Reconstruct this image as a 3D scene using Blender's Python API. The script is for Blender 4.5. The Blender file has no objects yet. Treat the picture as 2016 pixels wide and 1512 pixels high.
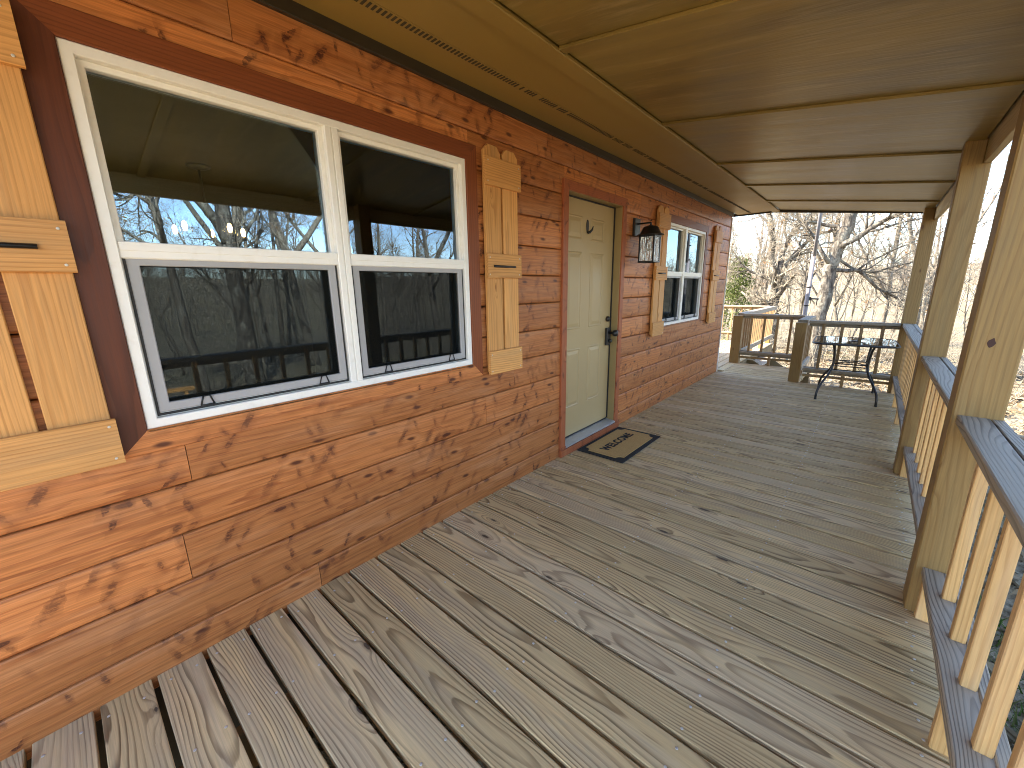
import bpy, math, random
import numpy as np
from mathutils import Vector, Matrix
R = math.radians
C = bpy.context.scene.collection
scene = bpy.context.scene
rnd = random.Random(7)

# ------------------------------------------------------------------ node helper
class NT:
    def __init__(s, name):
        s.m = bpy.data.materials.new(name); s.m.use_nodes = True
        s.t = s.m.node_tree; s.t.nodes.clear()
        s.out = s.t.nodes.new('ShaderNodeOutputMaterial')
    def n(s, typ, **kw):
        nd = s.t.nodes.new('ShaderNode' + typ)
        for k, v in kw.items(): setattr(nd, k, v)
        return nd
    def put(s, sock, v):
        if v is None: return
        if isinstance(v, bpy.types.NodeSocket): s.t.links.new(v, sock)
        else:
            if sock.type == 'RGBA' and len(v) == 3: v = (*v, 1)
            sock.default_value = v
    def m_(s, op, a, b=None, c=None, clamp=False):
        nd = s.n('Math', operation=op, use_clamp=clamp)
        s.put(nd.inputs[0], a); s.put(nd.inputs[1], b); s.put(nd.inputs[2], c)
        return nd.outputs[0]
    def add(s, a, b): return s.m_('ADD', a, b)
    def sub(s, a, b): return s.m_('SUBTRACT', a, b)
    def mul(s, a, b): return s.m_('MULTIPLY', a, b)
    def v_(s, op, a, b=None, sc=None):
        nd = s.n('VectorMath', operation=op)
        s.put(nd.inputs[0], a); s.put(nd.inputs[1], b)
        if sc is not None: s.put(nd.inputs['Scale'], sc)
        return nd.outputs[0]
    def sep(s, v):
        nd = s.n('SeparateXYZ'); s.put(nd.inputs[0], v); return nd.outputs
    def com(s, x, y, z):
        nd = s.n('CombineXYZ')
        for i, v in enumerate((x, y, z)): s.put(nd.inputs[i], v)
        return nd.outputs[0]
    def noise(s, vec, scale=1, detail=2, rough=.5, col=False):
        nd = s.n('TexNoise'); s.put(nd.inputs['Vector'], vec)
        nd.inputs['Scale'].default_value = scale; nd.inputs['Detail'].default_value = detail
        nd.inputs['Roughness'].default_value = rough
        return nd.outputs['Color' if col else 'Fac']
    def voro(s, vec, scale=1, rand=1., dim='2D'):
        nd = s.n('TexVoronoi', voronoi_dimensions=dim); s.put(nd.inputs['Vector'], vec)
        nd.inputs['Scale'].default_value = scale; nd.inputs['Randomness'].default_value = rand
        return nd
    def ss(s, x, a, b):                       # smoothstep
        nd = s.n('MapRange', interpolation_type='SMOOTHSTEP')
        s.put(nd.inputs['Value'], x); s.put(nd.inputs['From Min'], a); s.put(nd.inputs['From Max'], b)
        return nd.outputs[0]
    def mr(s, x, a, b, c, d):
        nd = s.n('MapRange'); s.put(nd.inputs['Value'], x)
        for k, v in zip(('From Min', 'From Max', 'To Min', 'To Max'), (a, b, c, d)): s.put(nd.inputs[k], v)
        return nd.outputs[0]
    def mix(s, f, a, b, mode='MIX'):
        nd = s.n('Mix', data_type='RGBA', blend_type=mode)
        s.put(nd.inputs[0], f); s.put(nd.inputs[6], a); s.put(nd.inputs[7], b)
        return nd.outputs[2]
    def attr(s, name): return s.n('Attribute', attribute_name=name)
    def bump(s, h, strength=.3, dist=.002):
        nd = s.n('Bump'); s.put(nd.inputs['Height'], h)
        nd.inputs['Strength'].default_value = strength; nd.inputs['Distance'].default_value = dist
        return nd.outputs[0]
    def bsdf(s, color, rough=.6, normal=None, metal=0., spec=.5, **kw):
        p = s.n('BsdfPrincipled'); s.put(p.inputs['Base Color'], color); s.put(p.inputs['Roughness'], rough)
        s.put(p.inputs['Metallic'], metal); s.put(p.inputs['Specular IOR Level'], spec)
        if normal is not None: s.put(p.inputs['Normal'], normal)
        for k, v in kw.items(): s.put(p.inputs[k], v)
        s.t.links.new(p.outputs[0], s.out.inputs[0]); return s.m

def wood(name, early, late, ringw=.007, latamt=.8, warp=.05, tint=None, tintamt=.4, gray=None, grayamt=.0,
         knot=None, knotdens=.35, knotsize=.05, knotcol=(.06, .03, .015), streak=0., rough=.65, spec=.3, varv=.25, bump=.35,
         smear=0., smearcol=(.08, .02, .01), irr=.5, fibc=.16, fade=None):
    s = NT(name)
    P = s.attr('lp').outputs['Vector']; r = s.attr('rn').outputs['Fac']
    x, y, z = s.sep(P)
    K = s.attr('lk').outputs['Vector']              # (along, across) not shifted by the pith
    kx, ky, kz = s.sep(K)
    w = s.noise(s.v_('MULTIPLY', P, (.55, 1.6, 1.6)), 1.3, 2, .5, col=True)
    wv = s.v_('SCALE', s.v_('SUBTRACT', w, (.5, .5, .5)), sc=warp * 2)
    _, wy, wz = s.sep(wv)
    # knots
    kv = s.voro(s.com(s.mul(kx, 1.9), s.mul(ky, 6.), 0.), 1., .95)
    kd = kv.outputs['Distance']; kr = s.sep(kv.outputs['Color'])
    has = s.m_('LESS_THAN', kr[0], knotdens)
    kbump = s.mul(s.m_('EXPONENT', s.mul(s.m_('POWER', s.mul(kd, 1 / (knotsize * 3.4)), 2.), -1.)), has)
    d = s.m_('SQRT', s.add(s.m_('POWER', s.add(y, wy), 2.), s.m_('POWER', s.add(z, wz), 2.)))
    d = s.sub(d, s.mul(kbump, .03))
    fine = s.noise(s.v_('MULTIPLY', P, (3., 30., 30.)), 1.5, 2)
    ph = s.add(s.mul(d, 1 / ringw), s.mul(s.sub(fine, .5), irr))
    t = s.m_('FRACT', ph)
    lat = s.mul(s.ss(t, .42, .88), s.sub(1., s.ss(t, .9, .995)))
    lat = s.mul(lat, s.mr(s.noise(s.v_('MULTIPLY', P, (.8, 5., 5.)), 2., 2), .3, .7, .35, 1.))
    fib = s.noise(s.v_('MULTIPLY', P, (5., 160., 160.)), 1., 3, .65)
    c = s.mix(s.mul(lat, latamt), early, late)
    if tint is not None:
        tn = s.ss(s.noise(s.v_('MULTIPLY', P, (.5, 6., 6.)), 1.6, 3, .6), .45, .75)
        c = s.mix(s.mul(tn, tintamt), c, tint)
    if gray is not None:
        gn = s.ss(s.add(s.noise(s.v_('MULTIPLY', P, (.9, 9., 9.)), 1.4, 3, .6), s.mul(s.sub(r, .5), .35)), .38, .68)
        c = s.mix(s.mul(gn, grayamt), c, s.mix(s.mul(lat, .55), gray, late))
    c = s.mix(1., c, s.com(*[s.mr(fib, .25, .75, 1. - fibc * 1.15, 1. + fibc)] * 3), 'MULTIPLY')
    bv = s.mr(r, 0., 1., 1. - varv, 1. + varv)
    c = s.mix(1., c, s.com(bv, bv, bv), 'MULTIPLY')
    if smear:
        dz = s.v_('SCALE', s.v_('SUBTRACT', s.noise(K, 12., 5, .72, col=True), (.5, .5, .5)), sc=.85)
        brk = s.mr(s.noise(s.v_('MULTIPLY', K, (30., 70., 1.)), 1., 3, .75), .36, .56, .0, 1.)
        brk = s.mul(brk, s.mr(s.noise(s.v_('MULTIPLY', K, (1.1, 2.5, 1.)), 1., 2), .35, .6, .25, 1.))
        for (cu, cv, su, sv, dens_, off_) in ((.62, .78, 5.6, 17., .29, 3.7), (-.30, .95, 9., 23., .17, 11.3)):
            u_ = s.add(s.mul(kx, cu), s.mul(ky, cv)); v__ = s.sub(s.mul(kx, cv), s.mul(ky, cu))
            q = s.v_('ADD', s.com(s.add(s.mul(u_, su), off_), s.mul(v__, sv), 0.), dz)
            v2 = s.voro(q, 1., 1.); r2 = s.sep(v2.outputs['Color'])
            rad = s.mr(r2[2], 0., 1., .16, .42)
            sm = s.mul(s.sub(1., s.ss(v2.outputs['Distance'], s.mul(rad, .45), s.mul(rad, .8))), s.m_('LESS_THAN', r2[1], dens_))
            wide = s.mul(s.sub(1., s.ss(v2.outputs['Distance'], s.mul(rad, .6), s.mul(rad, 2.))), s.m_('LESS_THAN', r2[1], dens_))
            c = s.mix(s.mul(wide, smear * .3), c, s.mix(.5, late, smearcol))
            c = s.mix(s.mul(s.mul(sm, brk), smear), c, smearcol)
        wisp = s.mul(s.ss(s.noise(s.v_('MULTIPLY', K, (9., 46., 1.)), 1., 4, .7), .66, .76), s.ss(s.noise(K, 5., 2), .5, .62))
        c = s.mix(s.mul(wisp, .35), c, (.66, .36, .16))
        q3 = s.com(s.add(s.mul(kx, 5.), s.mul(ky, 2.)), s.mul(ky, 13.), 9.1)
        v3 = s.voro(q3, 1., 1.); r3 = s.sep(v3.outputs['Color'])
        sp = s.mul(s.sub(1., s.ss(v3.outputs['Distance'], .06, .2)), s.m_('LESS_THAN', r3[0], .2))
        c = s.mix(s.mul(sp, smear * .9), c, smearcol)
        ring3 = s.mul(s.mul(s.ss(v3.outputs['Distance'], .16, .24), s.sub(1., s.ss(v3.outputs['Distance'], .26, .42))), s.m_('LESS_THAN', r3[0], .05))
        c = s.mix(s.mul(ring3, .1), c, (.72, .42, .2))
    if fade is not None:
        fd = s.mul(s.ss(s.noise(s.v_('MULTIPLY', K, (1.3, 7., 1.)), 1., 4, .65), .48, .7), s.mr(fib, .3, .7, .3, 1.))
        c = s.mix(s.mul(fd, .55), c, fade)
    ks = s.add(knotsize, s.mul(s.sub(kr[1], .5), knotsize * .9))
    kdn = s.add(kd, s.mul(s.sub(s.noise(K, 60., 2), .5), .03))
    halo = s.mul(s.sub(1., s.ss(kdn, s.mul(ks, .9), s.mul(ks, 2.6))), has)
    core = s.mul(s.sub(1., s.ss(kdn, s.mul(ks, .75), s.mul(ks, 1.05))), has)
    c = s.mix(s.mul(halo, .5), c, s.mix(.5, late, knotcol))
    c = s.mix(s.mul(core, .9), c, s.mix(s.ss(s.m_('FRACT', s.mul(kdn, 70.)), .3, .8), knotcol, s.mix(.35, knotcol, late)))
    h = s.sub(s.mul(fib, .5), s.add(s.mul(lat, -.35), s.mul(core, .4)))
    return s.bsdf(c, s.mr(fib, .3, .7, rough - .08, rough + .1), s.bump(h, bump, .0025), 0., spec)

def flat(name, col, rough=.5, var=.06, scale=4., stretch=(1, 1, 1), bump=.0, bscale=60., metal=0., spec=.5, dirt_sheen=None, dirt_sheen_amt=.3, bstretch=(1, 1, 1)):
    s = NT(name)
    P = s.n('TexCoord').outputs['Object']
    nz = s.noise(s.v_('MULTIPLY', P, stretch), scale, 4, .6)
    k = s.mr(nz, .3, .7, 1 - var, 1 + var)
    c = s.mix(1., col, s.com(k, k, k), 'MULTIPLY')
    if dirt_sheen is not None:
        dn = s.ss(s.noise(s.v_('MULTIPLY', P, stretch), scale * 2.7, 5, .65), .52, .72)
        c = s.mix(s.mul(dn, dirt_sheen_amt), c, dirt_sheen)
    nb = s.bump(s.noise(s.v_('MULTIPLY', P, bstretch), bscale, 3, .6), bump, .003) if bump else None
    return s.bsdf(c, s.mr(nz, .3, .7, rough - .06, rough + .06), nb, metal, spec)

M = {}
M['siding'] = wood('stained siding', (.45, .163, .048), (.22, .058, .016), ringw=.026, latamt=.72, warp=.07, irr=1.6, fibc=.28, fade=(.52, .25, .115), tint=(.54, .22, .075), tintamt=.5,
                   knotdens=.30, knotsize=.055, knotcol=(.055, .014, .008), rough=.46, spec=.35, varv=.27, bump=.25, smear=.97, smearcol=(.06, .014, .008))
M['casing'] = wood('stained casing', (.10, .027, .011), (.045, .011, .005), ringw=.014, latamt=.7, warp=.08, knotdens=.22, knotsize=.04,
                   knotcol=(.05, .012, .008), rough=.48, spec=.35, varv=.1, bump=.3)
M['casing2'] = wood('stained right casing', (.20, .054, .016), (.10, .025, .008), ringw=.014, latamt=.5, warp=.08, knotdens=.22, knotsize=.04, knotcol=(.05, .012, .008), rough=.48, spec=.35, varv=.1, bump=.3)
M['doortrim'] = wood('stained door trim', (.34, .10, .038), (.2, .05, .02), ringw=.012, latamt=.45, warp=.03, knotdens=.35, knotsize=.05,
                     knotcol=(.05, .012, .008), rough=.5, spec=.35, varv=.1, bump=.3, smear=.6)
M['shutter'] = wood('fresh shutter board', (.64, .325, .105), (.40, .165, .04), ringw=.013, latamt=.65, warp=.05, tint=(.46, .27, .12), tintamt=.5,
                    knotdens=.36, knotsize=.04, knotcol=(.20, .08, .025), rough=.55, spec=.3, varv=.1, bump=.25)
M['deck'] = wood('weathered deck board', (.645, .47, .235), (.135, .074, .031), ringw=.0115, latamt=.95, warp=.09, tint=(.54, .36, .165), tintamt=.45,
                 gray=(.385, .308, .218), grayamt=.5, knotdens=.24, knotsize=.05, knotcol=(.06, .045, .035), rough=.68, spec=.25, varv=.2, bump=.5)
M['post'] = wood('treated pine post', (.285, .175, .062), (.185, .095, .03), ringw=.016, latamt=.6, warp=.07, tint=(.24, .17, .075), tintamt=.5,
                 knotdens=.2, knotsize=.045, knotcol=(.12, .06, .03), rough=.6, spec=.3, varv=.1, bump=.3)
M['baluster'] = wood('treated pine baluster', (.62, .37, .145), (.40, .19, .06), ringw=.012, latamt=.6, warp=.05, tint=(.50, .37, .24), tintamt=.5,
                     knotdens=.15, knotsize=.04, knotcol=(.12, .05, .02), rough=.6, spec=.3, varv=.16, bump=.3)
M['backlitbal'] = wood('backlit brown pine', (.34, .225, .11), (.20, .11, .045), ringw=.012, latamt=.6, warp=.05, tint=(.28, .21, .13), tintamt=.5,  # baluster pine darkened: backlit shade of the far railings put into the colour
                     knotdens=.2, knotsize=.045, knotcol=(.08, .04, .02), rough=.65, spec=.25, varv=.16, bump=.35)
M['cap'] = wood('weathered rail board', (.33, .275, .205), (.08, .062, .045), ringw=.009, latamt=.85, warp=.08, tint=(.27, .215, .15), tintamt=.4,
                knotdens=.2, knotsize=.045, knotcol=(.05, .04, .035), rough=.62, spec=.3, varv=.12, bump=.5)
M['ceiling'] = flat('olive ceiling paint', (.228, .158, .042), .38, .3, .9, (1., 7, 1), .4, 7., dirt_sheen=(.36, .26, .11), dirt_sheen_amt=.6, bstretch=(1, 7, 1))  # pale streaks and patches put the ceiling's sheen into its colour
M['soffit'] = flat('olive soffit paint', (.27, .175, .042), .5, .06, 3., (1, 1, 1), .1, 90.)
M['frieze'] = flat('dark olive brown trim paint', (.032, .023, .012), .45, .06, 3.)
M['slot'] = flat('dark vent slot', (.05, .038, .02), .8)
M['beam'] = wood('beam board', (.46, .36, .2), (.32, .22, .1), ringw=.014, latamt=.5, warp=.05, knotdens=.15, knotsize=.04, rough=.6, varv=.06)
M['vinyl'] = flat('white vinyl', (.85, .84, .80), .35, .03, 6., dirt_sheen=(.62, .56, .46), dirt_sheen_amt=.18)
M['screenframe'] = flat('grey screen frame', (.36, .36, .37), .4, .04, 6.)
M['seal'] = flat('black rubber seal', (.015, .015, .016), .6)
M['tab'] = flat('black plastic tab', (.012, .012, .012), .4)
M['door'] = flat('khaki door paint', (.43, .32, .16), .42, .03, 5., bump=.03, bscale=120.)
M['jamb'] = flat('khaki jamb paint', (.29, .205, .085), .45, .04, 5.)
M['alu'] = flat('aluminium threshold', (.55, .57, .6), .35, .08, 14., metal=.6, dirt_sheen=(.3, .29, .27), dirt_sheen_amt=.3)
M['black'] = flat('black painted metal', (.012, .012, .013), .38, .1, 10.)
M['tableframe'] = flat('dark powder coated steel', (.02, .02, .021), .35, .1, 8.)
M['rubber'] = flat('black rubber', (.012, .012, .012), .85, .2, 60., bump=.5, bscale=200.)
M['mastgrey'] = flat('galvanised pole', (.36, .35, .355), .4, .08, 3., metal=.2)
M['mastdark'] = flat('dull grey brown pole', (.25, .22, .22), .5, .08, 3.)
M['steel'] = flat('zinc screw head', (.6, .57, .5), .4, .1, 20., metal=.25)
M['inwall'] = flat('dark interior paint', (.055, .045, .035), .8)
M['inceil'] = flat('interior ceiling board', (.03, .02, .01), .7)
M['roof'] = flat('brown metal roof', (.10, .075, .05), .5)
M['joist'] = flat('treated joist', (.20, .135, .06), .8, .2, 5.)

def coir():
    s = NT('coir mat'); P = s.n('TexCoord').outputs['Object']
    n1 = s.noise(P, 400., 2, .7); n2 = s.noise(P, 25., 3)
    c = s.mix(s.mr(n1, .3, .7, 0., 1.), (.32, .19, .065), (.68, .45, .19))
    c = s.mix(s.mul(n2, .35), c, (.38, .25, .11))
    return s.bsdf(c, .95, s.bump(n1, 1., .004), 0., .1)
M['coir'] = coir()

def glass(name, ior, rough=0.0, tint=(.86, .9, .88), refl=(1, 1, 1, 1)):
    s = NT(name)
    fr = s.n('Fresnel'); fr.inputs['IOR'].default_value = ior
    g = s.n('BsdfGlossy'); g.inputs['Roughness'].default_value = rough; g.inputs['Color'].default_value = refl
    P = s.n('TexCoord').outputs['Object']
    s.put(g.inputs['Normal'], s.bump(s.noise(P, 1.6, 1), .035, .02))
    t = s.n('BsdfTransparent'); t.inputs['Color'].default_value = (*tint, 1)
    mx = s.n('MixShader'); s.put(mx.inputs[0], fr.outputs[0]); s.put(mx.inputs[1], t.outputs[0]); s.put(mx.inputs[2], g.outputs[0])
    s.put(s.out.inputs[0], mx.outputs[0]); return s.m
M['glass'] = glass('window glass', 2.1, refl=(.68, .84, 1, 1))
M['tableglass'] = glass('table glass', 2.5, .02, (.85, .9, .88))

def mesh_screen():
    s = NT('insect screen')
    t = s.n('BsdfTransparent'); d = s.n('BsdfDiffuse'); d.inputs['Color'].default_value = (.012, .013, .012, 1)
    mx = s.n('MixShader'); mx.inputs[0].default_value = .52
    s.put(mx.inputs[1], t.outputs[0]); s.put(mx.inputs[2], d.outputs[0]); s.put(s.out.inputs[0], mx.outputs[0]); return s.m
M['screen'] = mesh_screen()

def seeded():
    s = NT('seeded lantern glass'); P = s.n('TexCoord').outputs['Object']
    n = s.noise(s.v_('MULTIPLY', P, (60., 60., 12.)), 1., 3)
    g = s.n('BsdfGlossy'); g.inputs['Roughness'].default_value = .05
    s.put(g.inputs['Normal'], s.bump(n, .9, .02))
    t = s.n('BsdfTransparent'); t.inputs['Color'].default_value = (.86, .84, .82, 1)
    mx = s.n('MixShader'); s.put(mx.inputs[0], s.mr(n, .35, .65, .08, .45)); s.put(mx.inputs[1], t.outputs[0]); s.put(mx.inputs[2], g.outputs[0])
    s.put(s.out.inputs[0], mx.outputs[0]); return s.m
M['seeded'] = seeded()

def lamp_mat(name, col, st):
    s = NT(name); e = s.n('Emission'); e.inputs[0].default_value = (*col, 1); e.inputs[1].default_value = st
    s.put(s.out.inputs[0], e.outputs[0]); return s.m
M['bulb'] = lamp_mat('lit bulb', (1., .58, .2), 5.)
M['deadbulb'] = flat('unlit bulb', (.6, .55, .45), .2)

def bark(name, a, b, lichen, la=.5, sc=1.):
    s = NT(name); P = s.n('TexCoord').outputs['Object']
    n = s.noise(s.v_('MULTIPLY', P, (9., 9., 2.2)), 1.6 * sc, 5, .65)
    f = s.noise(s.v_('MULTIPLY', P, (30., 30., 7.)), 1. * sc, 3, .6)
    c = s.mix(s.ss(n, .35, .65), a, b)
    li = s.ss(s.noise(P, 3.1 * sc, 5, .7), .5, .62)
    c = s.mix(s.mul(li, la), c, lichen)
    return s.bsdf(c, .9, s.bump(s.add(n, s.mul(f, .6)), .9, .03), 0., .1)
M['oakbark'] = bark('grey oak bark', (.055, .046, .037), (.16, .138, .11), (.36, .34, .27), .5)
M['bark'] = bark('grey brown bark', (.10, .082, .064), (.23, .195, .15), (.36, .34, .27), .4)
M['twig'] = flat('pale twig bark', (.27, .23, .17), .9, .3, 1.5)
M['twigred'] = flat('reddish twig bark', (.25, .195, .145), .9, .25, 1.5)

def leafmat(name, cols):
    s = NT(name); r = s.attr('rn').outputs['Fac']
    cr = s.n('ValToRGB'); s.put(cr.inputs[0], r)
    e = cr.color_ramp.elements
    e[0].color = (*cols[0], 1); e[1].color = (*cols[-1], 1)
    for i, c in enumerate(cols[1:-1]): e.new((i + 1) / (len(cols) - 1)).color = (*c, 1)
    d = s.n('BsdfDiffuse'); s.put(d.inputs[0], cr.outputs[0]); tl = s.n('BsdfTranslucent'); s.put(tl.inputs[0], cr.outputs[0])
    mx = s.n('MixShader'); mx.inputs[0].default_value = .3
    s.put(mx.inputs[1], d.outputs[0]); s.put(mx.inputs[2], tl.outputs[0]); s.put(s.out.inputs[0], mx.outputs[0]); return s.m
M['deadleaf'] = leafmat('dry oak leaf', [(.20, .10, .045), (.34, .20, .09), (.42, .28, .15), (.30, .14, .07)])
M['litterleaf'] = leafmat('fallen leaf', [(.12, .085, .05), (.24, .18, .11), (.35, .28, .19), (.19, .125, .07)])
M['needle'] = leafmat('cedar foliage', [(.07, .095, .03), (.12, .145, .045), (.17, .18, .065)])
M['grassblade'] = leafmat('green grass', [(.05, .10, .02), (.09, .15, .035), (.2, .2, .08)])

def ground_mat():
    s = NT('leaf litter ground'); P = s.n('TexCoord').outputs['Object']
    n1 = s.noise(P, .35, 4, .6); n2 = s.noise(P, 14., 4, .7); n3 = s.voro(P, 16., 1., '3D')
    c = s.mix(s.mr(n2, .3, .7, 0., 1.), (.11, .088, .058), (.36, .30, .205))
    c = s.mix(s.mul(s.sep(n3.outputs['Color'])[0], .45), c, (.29, .22, .135))
    c = s.mix(s.mul(s.ss(n1, .48, .66), .4), c, (.20, .20, .085))
    return s.bsdf(c, .95, s.bump(s.add(n2, n3.outputs['Distance']), .9, .05), 0., .1)
M['ground'] = ground_mat()

# ------------------------------------------------------------------ mesh helper
class MB:
    def __init__(s): s.v = []; s.f = []; s.lp = []; s.lk = []; s.rn = []; s.sm = []; s.mi = []; s.cm = 0
    def addv(s, co, lp=None, rn=.5, lk=None):
        s.v.append(tuple(co)); s.lp.append(tuple(lp) if lp is not None else tuple(co)); s.rn.append(rn)
        s.lk.append(tuple(lk) if lk is not None else s.lp[-1]); return len(s.v) - 1
    def face(s, idx, smooth=False): s.f.append(tuple(idx)); s.sm.append(smooth); s.mi.append(s.cm)
    def prism(s, prof, p0, A, U, V, L, smooth=False, rn=None, rng=rnd, caps=True, segs=1, mit0=None, mit1=None, lk_flip=False, wob=0.):
        """extrude the 2-d outline PROF (u,v) from P0 along A by L; U,V are the outline's axes. mit0/mit1: extra length per (u,v)."""
        p0 = Vector(p0); A = Vector(A).normalized(); U = Vector(U); V = Vector(V)
        rn = rng.random() if rn is None else rn
        off = rng.uniform(0, 60); py = rng.uniform(-.09, .09); pz = rng.choice((-1, 1)) * rng.uniform(.03, .12)
        rings = []
        hand = 1 if A.dot(U.cross(V)) > 0 else -1
        for k in range(segs + 1):
            ring = []
            for (u, v) in prof:
                t = L * k / segs
                if k == 0 and mit0: t += mit0(u, v)
                if k == segs and mit1: t += mit1(u, v)
                w = wob * math.sin(t * 1.7 + off) if wob else 0
                co = p0 + A * t + U * (u + w) + V * v
                ring.append(s.addv(co, (t + off, u + py, v + pz), rn, (t + off, (v if lk_flip else u) + off * .37, 0)))
            rings.append(ring)
        n = len(prof)
        for a, b in zip(rings, rings[1:]):
            for i in range(n):
                j = (i + 1) % n
                q = (a[i], a[j], b[j], b[i])
                s.face(q if hand > 0 else q[::-1], smooth)
        if caps:
            s.face(rings[0][::-1] if hand > 0 else rings[0]); s.face(rings[-1] if hand > 0 else rings[-1][::-1])
        return s
    def plank(s, p0, A, U, V, L, w, t, ch=.003, **kw):
        """board with chamfered edges; P0 is the middle of its start end, w along U, t along V"""
        a, b = w / 2, t / 2
        prof = [(-a + ch, -b), (a - ch, -b), (a, -b + ch), (a, b - ch), (a - ch, b), (-a + ch, b), (-a, b - ch), (-a, -b + ch)]
        return s.prism(prof, p0, A, U, V, L, **kw)
    def box(s, lo, hi, ch=.0, grain='x', rn=None, **kw):
        lo = Vector(lo); hi = Vector(hi); c = (lo + hi) / 2; d = hi - lo
        ax = {'x': ((1, 0, 0), (0, 1, 0), (0, 0, 1)), 'y': ((0, 1, 0), (1, 0, 0), (0, 0, 1)), 'z': ((0, 0, 1), (1, 0, 0), (0, 1, 0))}[grain]
        i = 'xyz'.index(grain); ii = ['xyz'.index(k) for k in {'x': 'yz', 'y': 'xz', 'z': 'xy'}[grain]]
        p0 = c.copy(); p0[i] = lo[i]
        ch = min(ch, d[ii[0]] * .3, d[ii[1]] * .3)
        if ch > 0: return s.plank(p0, *ax, d[i], d[ii[0]], d[ii[1]], ch, rn=rn, **kw)
        a, b = d[ii[0]] / 2, d[ii[1]] / 2
        return s.prism([(-a, -b), (a, -b), (a, b), (-a, b)], p0, *ax, d[i], rn=rn, **kw)
    def tube(s, pts, rad, n=8, rn=.5, cap=True, smooth=True):
        pts = [Vector(p) for p in pts]; rings = []
        if not hasattr(rad, '__len__'): rad = [rad] * len(pts)
        t0 = (pts[1] - pts[0]).normalized()
        ref = Vector((1, 0, 0)) if abs(t0.x) < .8 else Vector((0, 1, 0))
        U = t0.cross(ref).normalized()
        for i, p in enumerate(pts):
            t = (pts[min(i + 1, len(pts) - 1)] - pts[max(i - 1, 0)])
            t = t.normalized() if t.length > 1e-9 else t0
            U = (U - t * U.dot(t)); U = U.normalized() if U.length > 1e-6 else t.orthogonal().normalized()
            V = t.cross(U); r = rad[i]
            rings.append([s.addv(p + (U * math.cos(2 * math.pi * k / n) + V * math.sin(2 * math.pi * k / n)) * r, None, rn) for k in range(n)])
        for a, b in zip(rings, rings[1:]):
            for k in range(n):
                j = (k + 1) % n; s.face((a[k], a[j], b[j], b[k]), smooth)
        if cap and n > 3: s.face(rings[0][::-1]); s.face(rings[-1])
        return s
    def lathe(s, prof, c, n=24, smooth=True, axis='z'):
        c = Vector(c); rings = []
        for r, h in prof:
            ring = []
            for k in range(n):
                a = 2 * math.pi * k / n
                d = Vector((math.cos(a) * r, math.sin(a) * r, h)) if axis == 'z' else (Vector((h, math.cos(a) * r, math.sin(a) * r)) if axis == 'x' else Vector((math.sin(a) * r, h, math.cos(a) * r)))
                ring.append(s.addv(c + d))
            rings.append(ring)
        for a, b in zip(rings, rings[1:]):
            for k in range(n):
                j = (k + 1) % n; s.face((a[k], a[j], b[j], b[k]), smooth)
        s.face(rings[0][::-1]); s.face(rings[-1]); return s
    def poly(s, pts, rn=.5): s.face([s.addv(p, None, rn) for p in pts]); return s
    def build(s, name, mat, parent=None, loc=None):
        me = bpy.data.meshes.new(name); me.from_pydata(s.v, [], s.f); 
        me.polygons.foreach_set('use_smooth', s.sm)
        a = me.attributes.new('lp', 'FLOAT_VECTOR', 'POINT'); a.data.foreach_set('vector', np.array(s.lp, np.float32).ravel())
        a = me.attributes.new('lk', 'FLOAT_VECTOR', 'POINT'); a.data.foreach_set('vector', np.array(s.lk, np.float32).ravel())
        a = me.attributes.new('rn', 'FLOAT', 'POINT'); a.data.foreach_set('value', np.array(s.rn, np.float32))
        for q in (mat if isinstance(mat, (list, tuple)) else [mat]): me.materials.append(q if not isinstance(q, str) else M[q])
        me.polygons.foreach_set('material_index', s.mi)
        me.update()
        o = bpy.data.objects.new(name, me); C.objects.link(o)
        if parent is not None:
            o.parent = parent
            if not parent.get('_w'): pass
            o.matrix_parent_inverse = world(parent).inverted()
        return o

def world(o):
    m = o.matrix_basis
    return (world(o.parent) @ o.matrix_parent_inverse @ m) if o.parent else m

def tag(o, label=None, cat=None, group=None, kind=None):
    if label: o['label'] = label
    if cat: o['category'] = cat
    if group: o['group'] = group
    if kind: o['kind'] = kind
    return o
def thing(name, label, cat, loc=(0, 0, 0), rz=0., group=None):
    o = bpy.data.objects.new(name, None); o.empty_display_size = .2; C.objects.link(o)
    o.location = loc; o.rotation_euler = (0, 0, rz)
    o.matrix_basis = Matrix.Translation(loc) @ Matrix.Rotation(rz, 4, 'Z')
    return tag(o, label, cat, group)
def copy_tree(o, parent=None):
    c = o.copy(); C.objects.link(c)
    if parent: c.parent = parent
    for ch in list(o.children): copy_tree(ch, c)
    return c

# ================================================================== CABIN
cabin = thing('cabin', 'log-sided cabin stained orange brown with white windows, khaki door and covered porch', 'cabin', (0, 0, 0))
Y0, Y1 = -.8, 7.61            # ends of the porch wall; unseen near end set short to let light in
W1 = (.162, 1.785, .995, 2.222)
W2 = (4.915, 6.352, .995, 2.205)
DR = (2.80, 3.865, 0.0, 2.30)   # outside of the door trim
def cut(y0, y1, zlo, zhi):
    segs = [(y0, y1)]
    for (a, b, c, d) in ((W1[0] - .03, W1[1] + .03, W1[2] - .03, W1[3] + .03), (W2[0] - .03, W2[1] + .03, W2[2] - .03, W2[3] + .03), (DR[0] + .02, DR[1] - .02, DR[2], DR[3] - .02)):
        if zhi <= c + .01 or zlo >= d - .01: continue
        if zlo < c - .02 or zhi > d + .02:
            pass
        new = []
        for (p, q) in segs:
            if q <= a or p >= b: new.append((p, q)); continue
            if p < a: new.append((p, a))
            if q > b: new.append((b, q))
        segs = new
    return segs
sb = MB()
courses = [(-.06, .134)] + [(.134 + .205 * k, .339 + .205 * k) for k in range(11)] + [(2.389, 2.58)]
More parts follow.
